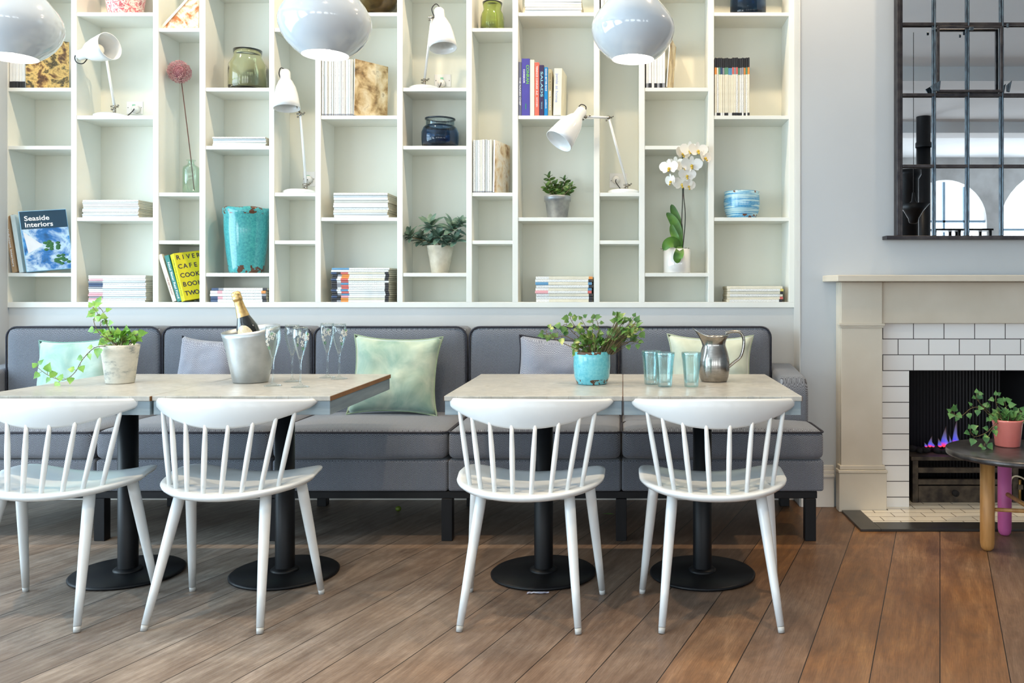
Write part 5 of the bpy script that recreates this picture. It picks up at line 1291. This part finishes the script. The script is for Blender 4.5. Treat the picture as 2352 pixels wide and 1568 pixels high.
# ------------------------------------------------------------------ mirror
YM = 4.45
mi = empty('window_mirror', 'large steel-framed factory window mirror on the chimney breast', 'mirror', (X(2060, YM) + .55, YC, Z(541, YM))); MO = mi.location
mx0, mx1 = X(2060, YM), 2.75; mz0 = Z(541, YM); mz1 = mz0 + .362 * 5 - .0
def mpart(name, boxes, m=iron_m, bev=.0015):
    bm = bm_new()
    for b in boxes: box(bm, b[0] - MO.x, b[1] - MO.x, b[2] - MO.y, b[3] - MO.y, b[4] - MO.z, b[5] - MO.z)
    return link(name, bm, m, mi, bevel=bev, seg=1)
ms = NT('mirror_silver'); ms.base((.92, .95, .97, 1)); ms.set(Roughness=.0, Metallic=1.0)
mpart('mirror_glass', [(mx0 + .01, mx1 - .01, YM + .018, YM + .024, mz0, mz1)], ms.m, 0)
mpart('frame', [(mx0, mx0 + .016, YM - .005, YC, mz0, mz1), (mx0 + .016, mx0 + .032, YM + .006, YC, mz0, mz1), (mx1 - .03, mx1, YM, YC, mz0, mz1), (mx0, mx1, YM, YC, mz1, mz1 + .03)])
mpart('sill', [(X(2033, YM), mx1 + .06, YM - .02, YC, Z(550, YM), mz0 - .001)])
vx = [X(2147.5, YM), X(2224.5, YM), X(2303, YM), X(2380, YM), X(2458, YM), X(2536, YM), X(2612, YM), X(2690, YM)]
vx = [v for v in vx if v < mx1 - .05]
for v in vx:
    mpart('glazing_bar', [(v - .0085, v + .0085, YM + .008, YM + .017, mz0, mz1), (v - .0035, v + .0035, YM - .006, YM + .008, mz0, mz1)], ironl_m)
for py in (381, 217.5, 55, -108, ):
    z = Z(py, YM); mpart('crossbar', [(mx0 + .03, mx1 - .03, YM - .002, YM + .0075, z - .0075, z + .0075)])
# opening vent with hinges and stays
vy0, vy1 = Z(213, YM), Z(61, YM)
mpart('vent_frame', [(vx[0] + .006, vx[0] + .018, YM - .018, YM - .0025, vy0, vy1), (vx[2] - .018, vx[2] - .006, YM - .018, YM - .0025, vy0, vy1), (vx[0] + .018, vx[2] - .018, YM - .018, YM - .0025, vy1 - .012, vy1), (vx[0] + .018, vx[2] - .018, YM - .018, YM - .0025, vy0, vy0 + .012)])
for (px, py, w_, h_) in ((2227, 69, 10, 8), (2215, 75, 4, 8), (2140, 70, 5, 7), (2310, 62, 5, 10)):
    c = P(px, py, YM); mpart('hinge_plate', [(c.x - w_ * .0011, c.x + w_ * .0011, YM - .026, YM - .0185, c.z - h_ * .0011, c.z + h_ * .0011)], ironl_m)
for px, sg in ((2146, 1), (2314, 1)):
    bm = bm_new(); c = P(px, 200, YM) - MO
    prism(bm, [(c.x - .028, c.z), (c.x + .026, c.z + .03), (c.x + .020, c.z - .024), (c.x - .014, c.z - .024)] if px < 2200 else [(c.x - .012, c.z + .006), (c.x + .014, c.z + .03), (c.x + .002, c.z - .030), (c.x - .012, c.z - .026)], c.y - .022, c.y - .012); link('stay_bracket', bm, ironl_m, mi, bevel=.001, seg=1)

# ------------------------------------------------------------------ round side table with pink-legged base
st = empty('round_side_table', 'round dark zinc-topped side table with oak and pink legs by the hearth', 'side table', (1.71, 3.76, 0))
zinc_t = paint('dark_zinc_top', (92, 92, 94), (60, 58, 58), .28, 20, metal=.6, detail=8)
bm = bm_new(); lathe(bm, [(.290, .402), (.298, .404), (.300, .412), (.298, .426), (.292, .428), (.001, .428)], 72, cap0=True); link('table_top', bm, zinc_t, st)
oak = paint('pale_oak_leg', (190, 142, 84), (166, 118, 64), .45, 6, stretch=(8, 8, 1)); pink = paint('orchid_pink_leg', (206, 106, 166), (194, 94, 156), .45, 4)
for (x, y, m, lab) in ((1.567, 3.745, oak, 'oak leg'), (1.742, 3.975, pink, 'pink painted leg'), (1.90, 3.68, oak, 'oak leg')):
    bm = bm_new(); dx, dy = x - 1.71, y - 3.76
    lathe(bm, [(.005, 0), (.018, .002), (.026, .012), (.0295, .03), (.0300, .1), (.030, .401)], 28, off=(dx, dy, 0), cap1=True); o = link('leg', bm, m, st); o['label'] = lab
bm = bm_new(); zr = .175
tube(bm, [(1.567 - 1.71 + .026, 3.745 - 3.76, zr), (1.90 - 1.71 - .028, 3.68 - 3.76 + .005, zr)], [.0085, .0085], 12); tube(bm, [(1.742 - 1.71, 3.975 - 3.76 - .03, zr + .018), (1.76 - 1.71, 3.72 - 3.76, zr)], .0095, 12); link('stretcher', bm, oak, st)
Yv = 3.84; ZS = .4285
pinkpot = paint('coral_pink_glaze', (224, 132, 122), (214, 118, 110), .25, 9, coat=.5)
Yv = 3.76 + .10; rq = 34 * Yv / F
pot3 = potted('potted_ivy', 'trailing ivy in a coral pink pot on the round side table', 2314, Yv, ZS, [(rq * .78, 0), (rq * .8, .003), (rq * .95, .098), (rq * 1.02, .110), (rq * 1.02, .117), (rq * .96, .118), (rq * .9, .1)], pinkpot, rq * .92, .108)
ivy_vines(pot3, [[(2290, 960, Yv), (2265, 940, Yv - .02), (2245, 918, Yv - .03), (2243, 903, Yv - .03)], [(2285, 965, Yv), (2255, 937, Yv - .03), (2230, 938, Yv - .05), (2208, 955, Yv - .06), (2190, 950, Yv - .06), (2184, 946, Yv - .06)],
                 [(2290, 968, Yv - .03), (2270, 990, Yv - .07), (2245, 1002, Yv - .08), (2232, 998, Yv - .08), (2228, 985, Yv - .08)], [(2300, 960, Yv), (2288, 925, Yv), (2287, 908, Yv)], [(2315, 955, Yv), (2310, 930, Yv), (2308, 922, Yv)], [(2330, 958, Yv), (2345, 942, Yv)],
                 [(2288, 975, Yv - .04), (2268, 1005, Yv - .08), (2260, 1025, Yv - .09)]],
          ivy3, .108, .032, [(2300, 955, Yv, .03, 20), (2322, 958, Yv, .03, 20), (2338, 960, Yv, .022, 10)], 3)

# ------------------------------------------------------------------ bits on the floor
bm = bm_new()
c = P(1237, 1358, F * H / (1359 - CY)); n = 10
top_ = []
for i in range(n + 1):
    x = -.04 + .08 * i / n; z = .003 + .003 * abs(math.sin(i * 1.7)); w_ = .007 + .003 * math.sin(i * 1.1 + 1)
    top_.append((bm.verts.new((x, -w_, z)), bm.verts.new((x, 0, z + .003)), bm.verts.new((x, w_, z * .4))))
for i in range(n):
    for k in range(2): bm.faces.new((top_[i][k], top_[i + 1][k], top_[i + 1][k + 1], top_[i][k + 1]))
o = link('paper_scrap', bm, paint('crumpled_paper', (206, 206, 216), (150, 150, 170), .6, 60), normals=False); o.location = (c.x, c.y - .02, 0); tag(o, 'crumpled white paper scrap on the floor in front of a black base plate', 'paper scrap')
sm = o.modifiers.new('solid', 'SOLIDIFY'); sm.thickness = .0008
bm = bm_new(); ball(bm, (0, 0, .014), .014, 0, 2, (1.1, 1, 1)); o = link('lime', bm, paint('lime_peel', (104, 124, 34), (84, 104, 26), .5, 30)); Yl = 4.4; o.location = (X(915, Yl), Yl, 0); tag(o, 'small green lime lying on the floor under the banquette', 'lime')
bm = bm_new(); add_leaf(bm, (0, 0, .002), (1, -.25, .02), (0, 0, 1), .06, OVAL, 0, .15, .6, 0); o = link('fallen_leaf', bm, ivy1, normals=False); Yl = 4.35; o.location = (X(1384, Yl), Yl, .0); tag(o, 'green fallen leaf on the floor under the banquette', 'leaf')

# ------------------------------------------------------------------ things behind the camera that the mirror shows
Ym = 2 * (YM + .018)
def mirror_pt(px, py, Yv): return Vector((X(px, Yv), Ym - Yv, Z(py, Yv)))
c = mirror_pt(2121, 278, 12.5); sc = empty('stove_pipe', 'black flue pipe by the far windows, seen in the mirror', 'flue pipe', (c.x, c.y, 0))
bm = bm_new(); lathe(bm, [(.1, 0), (.1, 3.2)], 28, cap0=True, cap1=True); lathe(bm, [(.112, 3.16), (.112, 3.22), (.1, 3.24), (.1, CEIL)], 28); link('pipe', bm, black_m, sc)
c = mirror_pt(2098, 466, 8.4)
hp_ = empty('black_pendant_lamp', 'black flared pendant lamp seen low in the mirror', 'pendant lamp', (c.x, c.y, c.z - .2))
bm = bm_new(); lathe(bm, [(.02, 0), (.04, .01), (.05, .05), (.09, .12), (.15, .19), (.146, .19), (.08, .12), (.04, .05)], 32, cap0=True); lathe(bm, [(.05, .19), (.02, .22), (.01, .30)], 20); link('shade', bm, black_m, hp_)
bm = bm_new(); tube(bm, [(0, 0, .29), (0, 0, CEIL - c.z + .2)], .003, 6); link('cord', bm, black_cord, hp_)
c = mirror_pt(2090, 400, 10.5); o_ = empty('round_column', 'dark round column at the left of the mirror reflection', 'column', (c.x - .02, c.y, 0))
bm = bm_new(); lathe(bm, [(.12, 0), (.12, 2.45), (.15, 2.5), (.15, 2.56)], 28, cap0=True, cap1=True); link('shaft', bm, black_m, o_)
# two dark tables with chairs far off, low in the mirror
for (px, lab) in ((2165, 'dark far table near the arched window in the mirror'), (2235, 'dark far table right of the other in the mirror')):
    c = mirror_pt(px, 527, 14.5); t_ = empty('far_table', lab, 'table', (c.x, c.y, 0), 'far tables in the mirror')
    h_ = c.z
    bm = bm_new(); box(bm, -.24, .24, -.24, .24, h_ - .03, h_); link('table_top', bm, black_m, t_)
    for s1_ in (-1, 1):
        for s2_ in (-1, 1): bm = bm_new(); box(bm, s1_ * .2 - .02, s1_ * .2 + .02, s2_ * .2 - .02, s2_ * .2 + .02, 0, h_ - .03); link('leg', bm, black_m, t_)

# ------------------------------------------------------------------ camera and view
cam = bpy.data.cameras.new('camera'); co = bpy.data.objects.new('camera', cam); COL.objects.link(co)
co.location = (0, 0, H); co.rotation_euler = (PI / 2, 0, 0)
cam.sensor_width = 36; cam.lens = 36 * F / 2352; cam.shift_x = -(CX - 1176) / 2352; cam.shift_y = -(784 - CY) / 2352
cam.clip_start = .05; cam.clip_end = 60
SC.camera = co
vs = SC.view_settings; SC.display_settings.display_device = 'sRGB'
vs.view_transform = 'Standard'; vs.look = 'None'; vs.gamma = 1; vs.use_curve_mapping = False; vs.exposure = -0.52
cy = SC.cycles; cy.use_denoising = True
try: cy.denoiser = 'OPENIMAGEDENOISE'
except Exception: pass
cy.sample_clamp_indirect = 6; cy.sample_clamp_direct = 0; cy.caustics_reflective = False; cy.caustics_refractive = False
cy.max_bounces = 10; cy.diffuse_bounces = 5; cy.glossy_bounces = 4; cy.transmission_bounces = 8; cy.transparent_max_bounces = 16
cy.use_light_tree = True
